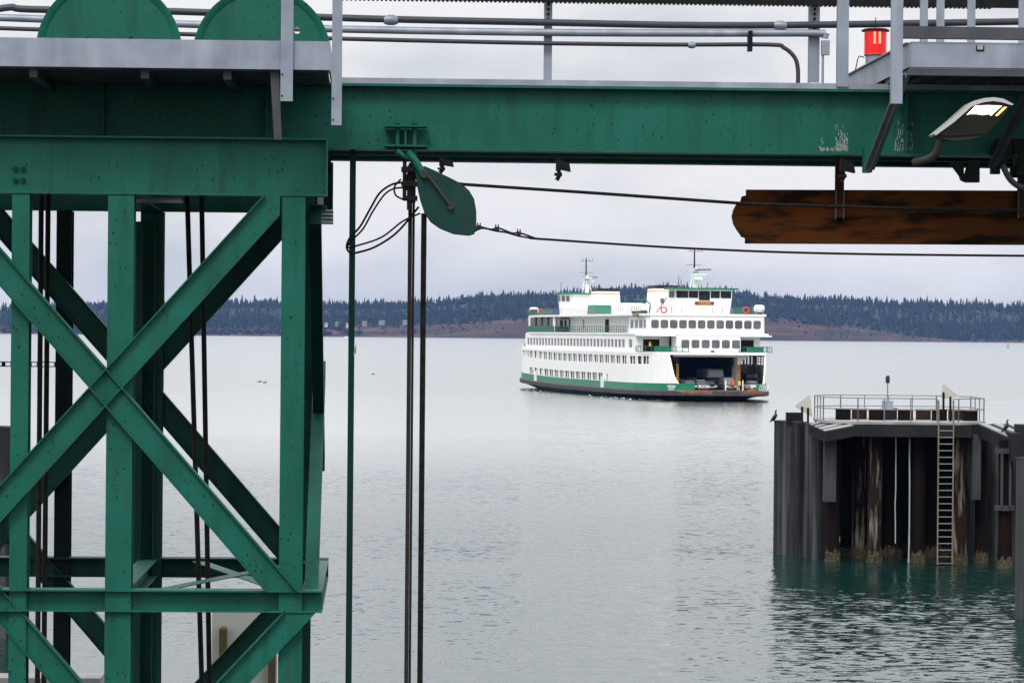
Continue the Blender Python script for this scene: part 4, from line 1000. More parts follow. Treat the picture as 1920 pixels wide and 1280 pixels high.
rope(smooth([TT(758, 342, 1.5), TT(735, 346, 1.5), TT(712, 362, 1.5), TT(695, 390, 1.5), TT(675, 425, 1.5), TT(656, 446, 1.5), TT(650, 463, 1.5), TT(657, 474, 1.5), TT(672, 473, 1.5), TT(705, 462, 1.5), TT(745, 435, 1.5), TT(785, 388, 1.4)]), .014, 'loose black cable looping left round the green pole, outer loop', 'rope')
rope(smooth([TT(757, 352, 1.35), TT(738, 354, 1.35), TT(720, 366, 1.35), TT(700, 395, 1.35), TT(680, 430, 1.35), TT(658, 452, 1.35), TT(652, 464, 1.35), TT(668, 461, 1.35), TT(715, 445, 1.35), TT(755, 415, 1.35), TT(788, 400, 1.35)]), .012, 'loose black cable looping left round the green pole, inner loop', 'rope')
rope(smooth([TT(752, 336, 1.3), TT(740, 350, 1.3), TT(742, 366, 1.3), TT(758, 375, 1.3)]), .012, 'short curl of black cable beside the rope guide')
rope([TT(78, 300, 3.0), TT(70, 1300, 3.0), ], .035, 'leftmost black hoist rope behind the tower, thick')
rope([TT(91, 300, 3.1), TT(82, 1300, 3.1)], .035, 'second black hoist rope from the left behind the tower')
rope([TT(349, 300, 2.6), TT(379, 1300, 2.6)], .034, 'slanting black hoist rope behind the tower, left of two')
rope([TT(377, 300, 2.9), TT(393, 1300, 2.9)], .034, 'slanting black hoist rope behind the tower, right of two')

# green pole
u, z = S(662, 280, 1.75)
t = thing('green_pole', 'thin green steel pole dropping from the girder beside the tower', 'pole', T(u, 1.75, -1.5), AL)
MB(T).box(u - .04, u + .04, 1.71, 1.79, -1.5, ZG0 + .02).build('pole_shaft', 'steel_green_dark', t)
uu, zz = S(663, 657, 1.7); m_ = MB(T)
m_.prism([(uu - .005, 1.703, zz - .06), (uu + .035, 1.703, zz - .03), (uu + .036, 1.703, zz + .09), (uu + .01, 1.703, zz + .02)], [(uu - .005, 1.708, zz - .06), (uu + .035, 1.708, zz - .03), (uu + .036, 1.708, zz + .09), (uu + .01, 1.708, zz + .02)]); m_.build('bare_patch', 'bird_lime', t)

# rusty plate hung under the girder
vr = 2.2
rp = thing('hanging_plate', 'rusty brown steel plate with a notched rounded end, hung under the girder', 'steel plate', T(su(1650, vr, 410), vr, sz(458, vr, 1650)), AL)
out = [(1400, 355.5), (1400, 366), (1392, 368), (1389, 378), (1382, 382), (1376, 393), (1373, 406), (1376, 420), (1383, 432), (1389, 440), (1391, 444), (1398, 446), (1398, 456.5), (2080, 460), (2080, 358)]
m_ = MB(T); m_.prism([g3(x, y, vr) for x, y in out], [(g3(x, y, vr)[0], vr + .1, g3(x, y, vr)[2]) for x, y in out]); m_.build('plate_body', 'rust', rp)
for px_ in (1573, 1915):
    m_ = MB(T); u, z = S(px_, 408, vr - .03)
    m_.box(u - .055, u + .055, vr - .10, vr - .005, z, S(px_, 300, vr)[1]); h = m_.build('hanger', 'rusty_brown', rp)
    m_ = MB(T); m_.box(u - .06, u - .045, vr - .105, vr - .06, z - .02, z + .35); m_.box(u + .045, u + .06, vr - .105, vr - .06, z - .02, z + .35); m_.build('edge_strap', 'timber', sub(h, rp))

# small fixtures under the girder
def fixture(px, y0, y1, label, flip=1):
    v_ = VG - .02; t = thing('clamp_fixture', label, 'bracket', T(su(px, v_, y1), v_, sz(y1, v_, px)), AL, 'black fixtures under the girder')
    u, z1 = S(px, y0, v_); z0 = S(px, y1, v_)[1]; hh = z1 - z0; d = flip
    MB(T).box(u - .03, u + .03, v_ - .05, v_ + .08, z0 + hh * .45, z1).build('stem', 'black_iron', t)
    m_ = MB(T); m_.prism([(u, v_ - .06, z0 + hh * .95), (u + d * .14, v_ - .06, z0 + hh * .8), (u + d * .16, v_ - .06, z0 + hh * .4), (u + d * .03, v_ - .06, z0 + hh * .5)], [(u, v_ + .1, z0 + hh * .95), (u + d * .14, v_ + .1, z0 + hh * .8), (u + d * .16, v_ + .1, z0 + hh * .4), (u + d * .03, v_ + .1, z0 + hh * .5)]); m_.build('lamp_housing', 'black_iron', t)
    m_ = MB(T); m_.tube([(u, v_, z0 + hh * .5), (u + d * .02, v_, z0 + hh * .25), (u - d * .02, v_, z0)], .028, 8); m_.box(u - .05, u + .05, v_ - .04, v_ + .04, z0 + hh * .2, z0 + hh * .34); m_.build('swivel', 'black_iron', t)
fixture(1047, 298, 338, 'small black fixture under the girder above the approaching ferry')
fixture(1580, 298, 342, 'black fixture under the girder beside the rusty plate hanger')
t = thing('clamp_fixture', 'black triangular bracket under the girder below the lit street lamp', 'bracket', T(su(1815, VG, 340), VG, sz(343, VG, 1815)), AL, 'black fixtures under the girder')
P5 = lambda pts, a, b: MB(T).prism([(S(x, y, VG)[0], a, S(x, y, VG)[1]) for x, y in pts], [(S(x, y, VG)[0], b, S(x, y, VG)[1]) for x, y in pts])
P5([(1780, 305), (1808, 305), (1808, 332), (1802, 334), (1790, 318)], VG + .02, VG + .06).build('gusset', 'black_iron', t)
P5([(1818, 300), (1836, 300), (1836, 342), (1812, 342), (1803, 338), (1800, 330), (1810, 326)], VG - .04, VG + .1).build('stem', 'black_iron', t)
fixture(828, 296, 324, 'black fixture under the girder just right of the clamp bracket')

# left sheave walkway and the two big wheels
vw = -.95
wk = thing('sheave_platform', 'grey galvanized channel walkway below the two green wheels', 'platform', T(su(300, vw, 120), vw, sz(135, vw, 300)), AL)
zt, zb = sz(76, vw, 310), sz(126, vw, 310); ue = su(619, vw, 110)
m_ = MB(T); m_.box(UL, ue, vw, vw + .02, zb, zt); m_.box(UL, ue, vw - .0, vw + .1, zb - .012, zb); m_.box(UL, ue, vw, vw + .1, zt, zt + .012); m_.box(ue - .02, ue, vw + .021, VG - .2, zb, zt); m_.build('edge_channel', 'galvanized', wk)
m_ = MB(T)
m_.box(UL, ue - .03, vw + .12, VG - .03, zb - .0, zb + .02)
for k in range(9): m_.box(UL, ue - .03, vw + .14 + k * .26, vw + .19 + k * .26, zb - .03, zb - .001)
m_.build('floor_grating', 'galvanized_dark', wk)
for px_ in (60, 270, 425): u = su(px_, vw, 140); MB(T).box(u - .05, u + .05, vw + .15, VG - .05, zb - .13, zb - .032).build('joist', 'galvanized_dark', wk)
for px_, y0, y1, vv in ((538, -60, 190, vw - .035), (632, -60, 235, vw + .06)):
    u = su(px_, vv, 100); w = .075 if px_ < 600 else .062; z0 = sz(y1, vv, px_)
    m_ = MB(T); m_.box(u - w, u + w, vv - .02, vv + .014, z0, sz(y0, vv, px_)); m_.build('post', 'galvanized', wk)
    m_ = MB(T)
    for yy in (y1 - 10, y1 - 50): z = sz(yy, vv, px_); m_.cyl((u - w + .02, vv - .035, z), (u - w + .02, vv - .02, z), .012, .012, 6)
    m_.build('bolt_group', 'black_iron', wk)
m_ = MB(T); u, z = S(515, 122, vw + .1); z2 = sz(262, vw + .1, 520); m_.prism([(u - .06, vw + .1, z), (u + .05, vw + .1, z), (u + .09, vw + .1, z2), (u + .0, vw + .1, z2)], [(u - .06, vw + .3, z), (u + .05, vw + .3, z), (u + .09, vw + .3, z2), (u, vw + .3, z2)]); m_.build('support_leg', 'galvanized_dark', wk)
def wheel(px, py, r, label, hole=None):
    v_ = VG + .55; u, z = S(px, py, v_); rr = r / (F / (V0 + v_))
    t = thing('cable_sheave', label, 'rope wheel', T(u, v_, z), AL, 'green rope wheels above the walkway')
    m_ = MB(T)
    if hole:
        hu, hz = S(*hole, v_); hu -= u; hz -= z; hr = .045; n = 72
        # disc face with a round hole: fan of quads from the hole to the rim
        ri = []; ro = []
        for k in range(n):
            a = 6.283185 * k / n; dx, dz_ = math.cos(a), math.sin(a)
            b = hu * dx + hz * dz_; cc = hu * hu + hz * hz - (rr * .93) ** 2; tt = -b + math.sqrt(b * b - cc)
            ri.append((u + hu + hr * dx, z + hz + hr * dz_)); ro.append((u + hu + tt * dx, z + hz + tt * dz_))
        for dv_ in (0, .02):
            for k in range(n):
                j = (k + 1) % n; m_.quad((ri[k][0], v_ + .02 + dv_, ri[k][1]), (ri[j][0], v_ + .02 + dv_, ri[j][1]), (ro[j][0], v_ + .02 + dv_, ro[j][1]), (ro[k][0], v_ + .02 + dv_, ro[k][1]))
        for k in range(n): j = (k + 1) % n; m_.quad((ri[k][0], v_ + .02, ri[k][1]), (ri[j][0], v_ + .02, ri[j][1]), (ri[j][0], v_ + .04, ri[j][1]), (ri[k][0], v_ + .04, ri[k][1]))
    else: m_.lathe((u, v_ + .02, z), [(.01, 0), (rr * .93, 0), (rr * .93, .02), (.01, .02)], 72, 'y')
    m_.build('disc', 'steel_green', t)
    n = 72; m_ = MB(T)
    prof = [(rr * .90, .012), (rr * .965, -.02), (rr, -.02), (rr, .0), (rr * .96, .05), (rr, .11), (rr, .13), (rr * .9, .13)]
    rings = [[(u + q * math.cos(6.283185 * k / n), v_ + h, z + q * math.sin(6.283185 * k / n)) for k in range(n)] for q, h in prof]
    rings.append(rings[0]); m_.loft(rings, False); m_.build('grooved_rim', 'steel_green', t, True)
    m_ = MB(T); m_.cyl((u, v_ - .1, z), (u, v_ + .3, z), .14, .14, 20); m_.build('hub', 'steel_green_dark', t)
    m_ = MB(T)
    for a in (-25, -4, 160): x = u + rr * .62 * math.cos(R(a)) * .5 + 0; m_.cyl((x, v_ + .0, z + .16 + .02 * math.sin(a)), (x, v_ + .021, z + .16 + .02 * math.sin(a)), .012, .012, 6)
    m_.build('bolt_group', 'black_iron', t)
wheel(204, 95, 135, 'left green rope wheel standing behind the grey channel')
wheel(491, 105, 129, 'right green rope wheel with a round hole near its edge', (557, 57))

# conduits and rails above the girder, at the back of the walkway
vb = VG + 2.5
def conduit(pts, r, label, m, name='conduit_pipe', group='pipes along the overhead walkway', joints=()):
    mid_ = T(*g3(*pts[len(pts) // 2], vb)); t = thing(name, label, 'pipe', mid_, AL, group)
    MB().tube(smooth([TT(x, y, vb) for x, y in pts], 6), r, 12).build('pipe', m, t, True)
    for jx, jy, jr, jl in joints:
        a, b = TT(jx - jl, jy - .1, vb), TT(jx + jl, jy + .1, vb); MB().tube([a, a * .7 + b * .3, a * .3 + b * .7, b], [jr, jr * 1.35, jr * 1.35, jr], 10).build('coupling', 'galvanized', t, True)
    return t
conduit([(-40, 24), (20, 14), (60, 18), (330, 22), (640, 34), (1000, 42), (1400, 48), (1960, 40)], .049, 'thick dark conduit, topmost of the pipes above the girder', 'pipe_grey', joints=((733, 38, .055, 13), (1463, 48, .05, 12)))
conduit([(-40, 32), (330, 45), (640, 55), (1000, 61), (1300, 62.5), (1525, 62.5), (1545, 66), (1546, 72)], .052, 'thick pale grey handrail pipe in the middle above the girder', 'galvanized')
conduit([(-40, 52), (330, 64), (640, 73), (1000, 81), (1250, 84), (1440, 84), (1470, 90), (1490, 108), (1496, 130), (1496, 158)], .030, 'thin dark conduit bending down to the girder beside the beacon', 'pipe_grey', joints=((1297, 85, .035, 7),))
# supports of the conduits: posts
def post(px, y0, y1, w, v_, label, m='galvanized', extra=None):
    u = su(px, v_, (y0 + y1) / 2); z0, z1 = sz(y1, v_, px), sz(y0, v_, px)
    t = thing('rail_post', label, 'post', T(u, v_, z0), AL, 'grey posts along the overhead walkway')
    MB(T).box(u - w, u + w, v_, v_ + .02, z0, z1).build('upright', m, t)
    MB(T).box(u - w, u - w + .016, v_ + .02, v_ + .09, z0, z1).build('upright_leg', 'galvanized_dark', t)
    if extra:
        m_ = MB(T)
        for k in range(int((extra[1] - extra[0]) / 9)): zz = sz(extra[0] + 9 * k, v_, px); m_.box(u - .016, u + .016, v_ - .03, v_ - .008, zz - .018, zz + .018)
        m_.build('slotted_strap', 'black_iron', t)
    return t
post(1028, -60, 152, .055, vb + .1, 'grey post above the middle of the girder', extra=(0, 50))
post(1527, -60, 155, .075, vb + .1, 'wide grey post where the pale handrail ends', extra=(0, 75))
post(1581, -60, 163, .075, VG - .02, 'grey post standing left of the red beacon')
m_ = MB(T); u, z = S(1547, 90, vb); m_.box(u - .05, u + .06, vb - .04, vb + .06, z - .1, z + .1); m_.cyl((u - .03, vb, z - .5), (u - .03, vb, z - .1), .018, .018, 8)
single(m_, 'junction_box', 'galvanized', 'small grey junction box on the wide post by the beacon', 'junction box')
m_ = MB(T); u, z = S(1406, 75, vb); m_.box(u - .03, u + .03, vb - .07, vb + .07, z - .16, z + .12)
single(m_, 'pipe_strap', 'black_iron', 'dark strap joining the handrail and the thin conduit', 'strap')
m_ = MB(T); zt_ = sz(5, vb, 1000)
m_.box(su(640, vb, 0), UR, vb - .1, vb - .06, zt_, zt_ + .2)
for k in range(150): u = su(640, vb, 0) + k * .06; m_.box(u, u + .03, vb - .06, vb + .05, zt_ - .006, zt_ + .02)
single(m_, 'cable_tray', 'black_iron', 'dark perforated cable tray along the very top edge', 'cable tray')

# right hand platform with lamp and beacon
vq = -.3
pl = thing('service_platform', 'grey steel service platform projecting at the upper right', 'platform', T(su(1800, vq, 110), vq, sz(140, vq, 1800)), AL)
zt, zb = sz(82, vq, 1800), sz(127, vq, 1800); u0 = su(1708, vq, 100)
m_ = MB(T); m_.box(u0, UR - 1, vq, vq + .02, zb, zt); m_.box(u0, UR - 1, vq + .021, vq + .12, zb - .02, zb); m_.box(u0, UR - 1, vq - .004, vq + .1, zt, zt + .016)
m_.box(u0 - .02, u0, vq + .021, 5.6, zb, zt); m_.box(u0 - .06, u0 + .012, vq + .1, 5.6, zt, zt + .014); m_.build('edge_channel', 'galvanized', pl)
m_ = MB(T)
for k in range(14): m_.box(u0 + .02 + k * .33, u0 + .14 + k * .33, vq + .13, VG + .3, zb - .06, zb + .0)
m_.box(u0 + .01, UR - 1, vq + .13, 5.6, zb + .002, zb + .03); m_.build('floor_grating', 'galvanized_dark', pl)
m_ = MB(T); m_.box(u0 - .02, UR - 1, vq + .02, vq + .12, zb - .1, zb - .022); m_.build('edge_beam', 'galvanized_dark', pl)
for px0, y0, px1, y1 in ((1698, 140, 1630, 318), (1950, 130, 1862, 312)):
    a, b = g3(px0, y0, vq + .1), g3(px1, y1, VG - .15); a = (a[0], vq + .1, a[2]); d = (Vector(b) - Vector(a)).normalized()
    m_ = MB(T); sidev = Vector((1, 0, 0)); hd = d.cross(sidev).normalized(); m_.bar(a, b, sidev, .13, hd, .02); m_.bar(a, b, Vector((1, 0, 0)), .012, hd, .1); m_.build('knee_brace', 'brace_grey' if px0 < 1800 else 'galvanized_dark', pl)  # right brace gets a darker colour for its shade, left one is lit
u, z = S(1628, 316, VG - .15); MB(T).box(u - .05, u + .05, VG - .17, VG + .05, z - .05, z + .28).build('gusset', 'steel_green', pl)
u = su(1682, vq - .03, 100); m_ = MB(T); m_.box(u - .07, u + .07, vq - .05, vq - .022, sz(195, vq, 1682), sz(-60, vq, 1682)); m_.box(u - .07, u - .055, vq - .022, vq + .06, sz(195, vq, 1682), sz(-60, vq, 1682)); m_.build('post', 'galvanized', pl)
m_ = MB(T); zc_ = sz(62, vq - .02, 1800); m_.box(u + .07, UR - 1, vq - .045, vq - .03, zc_ - .075, zc_ + .075); m_.box(u + .07, UR - 1, vq - .03, vq + .05, zc_ - .078, zc_ - .065); m_.build('toe_rail', 'galvanized_dark', pl)
for px_ in (1733, 1764, 1822, 1918):
    uu = su(px_, VG + .6, 20); MB(T).box(uu - .05, uu + .05, VG + .6, VG + .65, zt + .02, sz(-60, VG + .6, px_)).build('post', 'galvanized', pl)
u, z = S(1838, 91, vq - .01); m_ = MB(T); m_.box(u - .05, u + .05, vq - .012, vq + .0, z - .035, z + .035); m_.build('rust_tab', 'rusty_brown', pl)
u, z = S(1838, 91, vq - .016); m_ = MB(T); m_.box(u - .035, u + .035, vq - .018, vq - .013, z - .015, z + .035); m_.build('tab_plate', 'bird_lime', pl)

# red beacon
vbz = 3.3; u, z0 = S(1641, 120, vbz); zz = lambda y: sz(y, vbz, 1641)
t = thing('warning_beacon', 'red lit warning beacon with black cap beside the platform', 'beacon', T(u, vbz, z0), AL)
MB(T).lathe((u, vbz, 0), [(.135, zz(122)), (.135, zz(106)), (.16, zz(104))], 20).build('base', 'galvanized', t, True)
m_ = MB(T); pr = [(.150, zz(104))]
for k in range(9): a = 103 - k * 4.8; pr += [(.156, zz(a)), (.1505, zz(a - 2.4))]
m_.lathe((u, vbz, 0), pr + [(.15, zz(59))], 28).build('lens', 'beacon_red', t, True)
for q in (-.035, .035): MB(T).box(u + q - .014, u + q + .014, vbz - .166, vbz - .155, zz(84), zz(62)).build('lamp_filament', 'beacon_core', t)
MB(T).lathe((u, vbz, 0), [(.02, zz(59)), (.19, zz(59.5)), (.19, zz(57)), (.15, zz(54.5)), (.02, zz(54))], 24).build('cap', 'black_iron', t, True)
MB(T).cyl((u, vbz, zz(54)), (u, vbz, zz(33)), .006, .006, 6).build('spike', 'black_iron', t)
MB(T).tube([(u - .15, vbz, zz(108)), (u - .22, vbz, zz(106)), (u - .24, vbz, zz(112)), (u - .27, vbz, zz(132))], .008, 6).build('wire', 'black_iron', t)

# street lamp under the platform
vl = -.1
t = thing('street_lamp', 'lit street lamp head tilted up on a short arm under the platform', 'lamp', TT(1715, 304, vl), AL)
ax0, ax1 = Vector(g3(1756, 250, vl)), Vector(g3(1890, 196, vl)); d = (ax1 - ax0); nrm = Vector((-d.z, 0, d.x)).normalized()
mat('lamp_white', (.42, .42, .42), .4); mat('lamp_amber', (1, .6, .2), .3, emit=(1, .5, .12), estr=1.4)
def slab2(pts, v0_, v1_): return MB(T).prism([(S(x, y, vl)[0], v0_, S(x, y, vl)[1]) for x, y in pts], [(S(x, y, vl)[0], v1_, S(x, y, vl)[1]) for x, y in pts])
hd_ = slab2([(1746, 253), (1779, 226), (1812, 196), (1822, 191), (1840, 186.5), (1858, 185), (1876, 188), (1894, 198), (1891, 200), (1873, 194.5), (1857, 192), (1839, 194), (1824, 199), (1815, 203), (1785, 230), (1749, 256)], vl - .22, vl + .2).build('lamp_head', 'lamp_white', t); hr = sub(hd_, t)
slab2([(1752, 253.5), (1785, 230.5), (1815, 203.5), (1824, 199.5), (1839, 194.5), (1857, 192.5), (1873, 195), (1889, 200.5), (1878, 216), (1866, 230), (1848, 249), (1842, 252), (1800, 256), (1764, 257)], vl - .2, vl + .16).build('tray', 'lamp_shell', hr)
slab2([(1760, 256), (1842, 250), (1832, 258), (1810, 263), (1785, 265), (1764, 262)], vl - .14, vl + .1).build('driver_box', 'lamp_arm_grey', hr)
slab2([(1807, 218), (1823, 201), (1846, 200), (1872, 201), (1852, 219), (1848, 216), (1836, 218), (1826, 216), (1812, 216)], vl - .215, vl - .19).build('lit_panel', 'lamp_glow', hr)
slab2([(1860, 219), (1876, 203), (1882, 203), (1864, 220)], vl - .215, vl - .19).build('lit_strip', 'lamp_amber', hr)
m_ = MB(T); m_.tube(smooth([g3(1800, 252, vl + .05), g3(1772, 255, vl + .05), g3(1762, 268, vl + .1), g3(1757, 285, vl + .2), g3(1742, 298, vl + .5), g3(1716, 304, vl + 1.)], 5), .052, 12); m_.build('lamp_arm', 'lamp_arm_grey', t, True)
m_ = MB(T)
m_.tube(smooth([g3(1880, 310, 1.), g3(1893, 335, 1.), g3(1912, 350, 1.), g3(1935, 352, 1.)]), .04, 8)
single(m_, 'flexible_hose', 'pipe_grey', 'grey flexible hose curling under the platform at right edge', 'hose')
m_ = MB(T)
for k in range(22):
    u, z = S(1866 + random.random() * 60, 268 + random.random() * 66, VG - .05); q = random.uniform(.03, .09); m_.box(u - q, u + q, VG - .1 + k * .004, VG + .05, z - q * .8, z + q)
single(m_, 'winch_gear', 'black_iron', 'black cluster of iron gear under the girder at right edge', 'iron gear')

# perforated bar, left
(u0, z0), (u1, z1) = S(-30, 682, 6.2), S(106, 684, 6.2)
m_ = MB(T); m_.box(u0, u1, 6.2, 6.22, z0 - .038, z0 - .024); m_.box(u0, u1, 6.2, 6.22, z0 + .024, z0 + .038)
k = u0
while k < u1: m_.box(k, k + .055, 6.201, 6.219, z0 - .024, z0 + .024); k += .125
single(m_, 'slotted_bar', 'black_iron', 'black slotted steel bar crossing between the left tower columns', 'slotted bar')

# white fender panel with timber posts, low left
fp = thing('dock_shield', 'pale fender panel with timber posts low behind the tower', 'dock shield', T(su(455, 9, 1200), 9, -1.5), AL)
(u0, z1), (u1, _) = S(398, 1146, 9.), S(520, 1146, 9.)
MB(T).box(u0, u1, 9., 9.15, -1.5, z1).build('panel', 'panel_white', fp)
u, z = S(419, 1174, 8.9); m_ = MB(T); m_.loft([[(u - .06, 8.8, -1.5), (u + .055, 8.8, -1.5), (u + .055, 8.99, -1.5), (u - .06, 8.99, -1.5)], [(u - .06, 8.8, z - .03), (u + .055, 8.8, z - .03), (u + .055, 8.99, z - .03), (u - .06, 8.99, z - .03)], [(u - .03, 8.83, z), (u + .03, 8.83, z), (u + .03, 8.96, z), (u - .03, 8.96, z)]]); m_.build('timber_post', 'timber_mossy', fp)
u, z = S(511, 1200, 8.9); MB(T).box(u - .06, u + .05, 8.8, 8.99, -1.5, z).build('timber_post', 'timber', fp)
m_ = MB(T); (u0, z1), (u1, _) = S(-60, 1270, 8.), S(188, 1276, 8.); m_.box(u0, u1, 8, 8.7, z1 - .35, z1); m_.box(u0 + .2, u1 - .2, 8.1, 8.4, -1.5, z1 - .352)
single(m_, 'dock_ledge', 'deck_pale', 'grey dock ledge at the bottom left corner', 'dock')

# ================================================================== DOLPHINS
def W(px, py, Y): return hit(px, py, (0, 1, 0), Y)
def barnacled(mb_list, x, y, r, ztop, par, m, nm='pile', bz=1.0):
    n = 26; a = MB(); a.cyl((x, y, -3), (x, y, ztop), r, r, 14); o = a.build(nm, m, par, True)
    b = MB(); rings = []
    for z in (-1, -.3, .05, .2, .35, .50):
        rings.append([(x + (r + random.uniform(.01, .07)) * math.cos(6.283 * k / n), y + (r + random.uniform(.01, .07)) * math.sin(6.283 * k / n), z + (random.uniform(-.16, .16) if z > .45 else 0)) for k in range(n)])
    b.loft(rings, False); b.build('barnacle_crust', 'barnacle', sub(o, par))
CX, CY = 18.32, 151.6
dol = thing('mooring_dolphin', 'dark piled mooring dolphin with a railed top standing in the water', 'dolphin', (CX, CY, -3))
OC = [(3.75 * a, 3.9 * b) for a, b in ((-.62, -1), (.62, -1), (1, -.55), (1, .55), (.62, 1), (-.62, 1), (-1, .55), (-1, -.55))]
ZD = 6.58
MB().loft([[(CX + a * 1.02, CY + b * 1.02, ZD - .12) for a, b in OC], [(CX + a * 1.02, CY + b * 1.02, ZD) for a, b in OC]]).build('deck', 'deck_pale', dol)
MB().loft([[(CX + a * 1.0, CY + b * 1.0, ZD - .72) for a, b in OC], [(CX + a * 1.0, CY + b * 1.0, ZD - .125) for a, b in OC]]).build('cap_ring', 'cap_concrete', dol)
# wing caps: sloping beams reaching out towards the viewer on both sides
def wing(x0, y0, z0, x1, y1, z1, w, n, nm='wing_beam'):
    a, b = Vector((x0, y0, z0)), Vector((x1, y1, z1)); d = (b - a); s_ = Vector((-d.y, d.x, 0)).normalized()
    if s_.y < 0: s_ = -s_
    m_ = MB(); m_.prism([a, b, b - Vector((0, 0, .55)), a - Vector((0, 0, .6))], [a + s_ * w, b + s_ * w, b + s_ * w - Vector((0, 0, .55)), a + s_ * w - Vector((0, 0, .6))]); m_.build(nm, 'cap_concrete', dol)
    for k in range(n):
        m_ = MB(); q = s_ * (w * (k + .12) / n); q2 = s_ * (w * (k + .62) / n); z_ = Vector((0, 0, .05))
        m_.prism([a + q, b + q, b + q2, a + q2], [a + q + z_, b + q + z_, b + q2 + z_, a + q2 + z_]); m_.build('plank_strip', 'deck_pale', dol)
wa, wb, wc, wd = W(1614, 796, 147.6), W(1547, 809, 146.8), W(1516, 795, 150.6), W(1546, 785, 151.4)
m_ = MB(); dn = Vector((0, 0, -.48)); m_.prism([wa, wb, wc, wd], [p_ + dn for p_ in (wa, wb, wc, wd)]); m_.build('wing_beam', 'cap_concrete', dol)
for k in range(4):
    q0, q1 = (k + .1) / 4, (k + .62) / 4; up_ = Vector((0, 0, .05))
    P4_ = [wa.lerp(wd, q0), wb.lerp(wc, q0), wb.lerp(wc, q1), wa.lerp(wd, q1)]
    MB().prism([p_ + Vector((0, 0, .003)) for p_ in P4_], [p_ + up_ for p_ in P4_]).build('plank_strip', 'deck_pale', dol)
xr = W(1832, 800, 148).x; xr2 = W(1898, 820, 145).x
wing(xr, 148.2, 6.5, xr2, 145.2, 5.9, 2.2, 3)
# heavy waler under the ring
m_ = MB(); m_.box(CX - 2.6, CX + 2.9, 147.55, 147.95, 5.9, 6.45); m_.build('waler', 'cap_concrete', dol)
# piles
front_p = [(1562, 149.6, .32, 'pile_steel'), (1610, 152.0, .33, 'pile_pale'), (1640, 149.0, .33, 'pile_pale'), (1667, 152.3, .32, 'pile_steel'), (1722, 149.0, .32, 'pile_steel'), (1748, 152.2, .30, 'pile_steel'),
           (1800, 148.8, .33, 'pile_pale'), (1885, 145.8, .33, 'pile_steel'), (1840, 149.5, .30, 'pile_steel')]
for px_, Y, r, m in front_p: barnacled(None, W(px_, 950, Y).x, Y, r, 5.86, dol, m)
for k in range(14):
    x = CX - 3.3 + (k % 7) * 1.12 + (k // 7) * .5; Y = 153.2 + (k // 7) * 1.5; barnacled(None, x, Y, .36, 5.86, dol, 'pile_steel')
MB().box(CX - 3.4, CX + 4.9, 154.0, 154.2, .9, 5.85).build('shade_backing', 'column_black', dol)  # dark walls added behind the piles to stand for the shade there
MB().box(CX + 3.2, CX + 6.4, 150.9, 151.1, -1, 5.6).build('shade_backing', 'fender_black', dol)
MB().box(CX - 3.6, CX - 2.9, 150.6, 150.8, .7, 5.85).build('shade_backing', 'fender_black', dol)
# pale drip lines: thin pipes
for px_, y0, y1, r in ((1679, 812, 1018, .03), (1705, 822, 1055, .04)):
    x = W(px_, 900, 148.6).x; m_ = MB(); za, zb = W(px_, y0, 148.6).z, max(0.0, W(px_, y1, 148.6).z)
    m_.tube([(x + random.uniform(-.01, .02), 148.6, za + (zb - za) * k / 6) for k in range(7)], r, 6); m_.build('drain_pipe', 'bird_lime', dol)
# pile heads on top
for k in range(9):
    px_ = 1580 + 30 * k + random.uniform(-4, 4); Y = 150.6 + (k % 2) * 1.3; x = W(px_, 780, Y).x
    o = MB().cyl((x, Y, ZD), (x, Y, ZD + .48), .36, .36, 14).build('pile_head', ('pile_steel', 'rusty_brown')[k % 2], dol, True); MB().cyl((x, Y, ZD + .482), (x, Y, ZD + .54), .40, .38, 14).build('pile_cap', 'deck_pale' if k % 3 else 'cap_concrete', sub(o, dol))
# railing on top: part of the dolphin
m_ = MB(); pts = [(CX + a, CY + b) for a, b in OC]
for i in range(8):
    a, b = Vector((*pts[i], 0)), Vector((*pts[(i + 1) % 8], 0)); up = Vector((0, 0, 1))
    if i == 0:
        la, lb_ = W(1757, 780, 147.7).x, W(1787, 780, 147.7).x
        segs = [(a, Vector((la, a.y, 0))), (Vector((lb_, a.y, 0)), b)]
    else: segs = [(a, b)]
    for p0, p1 in segs:
        for z in (ZD + .56, ZD + 1.08): m_.tube([p0 + up * z, p1 + up * z], .028, 6)
        n = max(1, int((p1 - p0).length / 1.15))
        for k in range(n + 1): q = p0 + (p1 - p0) * k / n; m_.tube([q + up * ZD, q + up * (ZD + 1.08)], .03, 6)
m_.build('railing', 'rail_grey', dol)
# ladder
la, lb_ = W(1759, 900, 147.3).x, W(1787, 900, 147.3).x
lad = thing('ladder', 'weathered steel ladder climbing the front of the piled dolphin', 'ladder', ((la + lb_) / 2, 147.3, -.2))
for x in (la, lb_): MB().tube([(x, 147.55, ZD + .9), (x, 147.35, ZD + 1.0), (x, 147.3, ZD + .5), (x, 147.3, .05)], .035, 8).build('stile', 'ladder_weathered', lad)
for k in range(22): z = .1 + .305 * k; MB().tube([(la, 147.3, z), (lb_, 147.3, z)], .022, 6).build('rung', 'rail_grey' if k > 1 else 'ladder_weathered', lad)
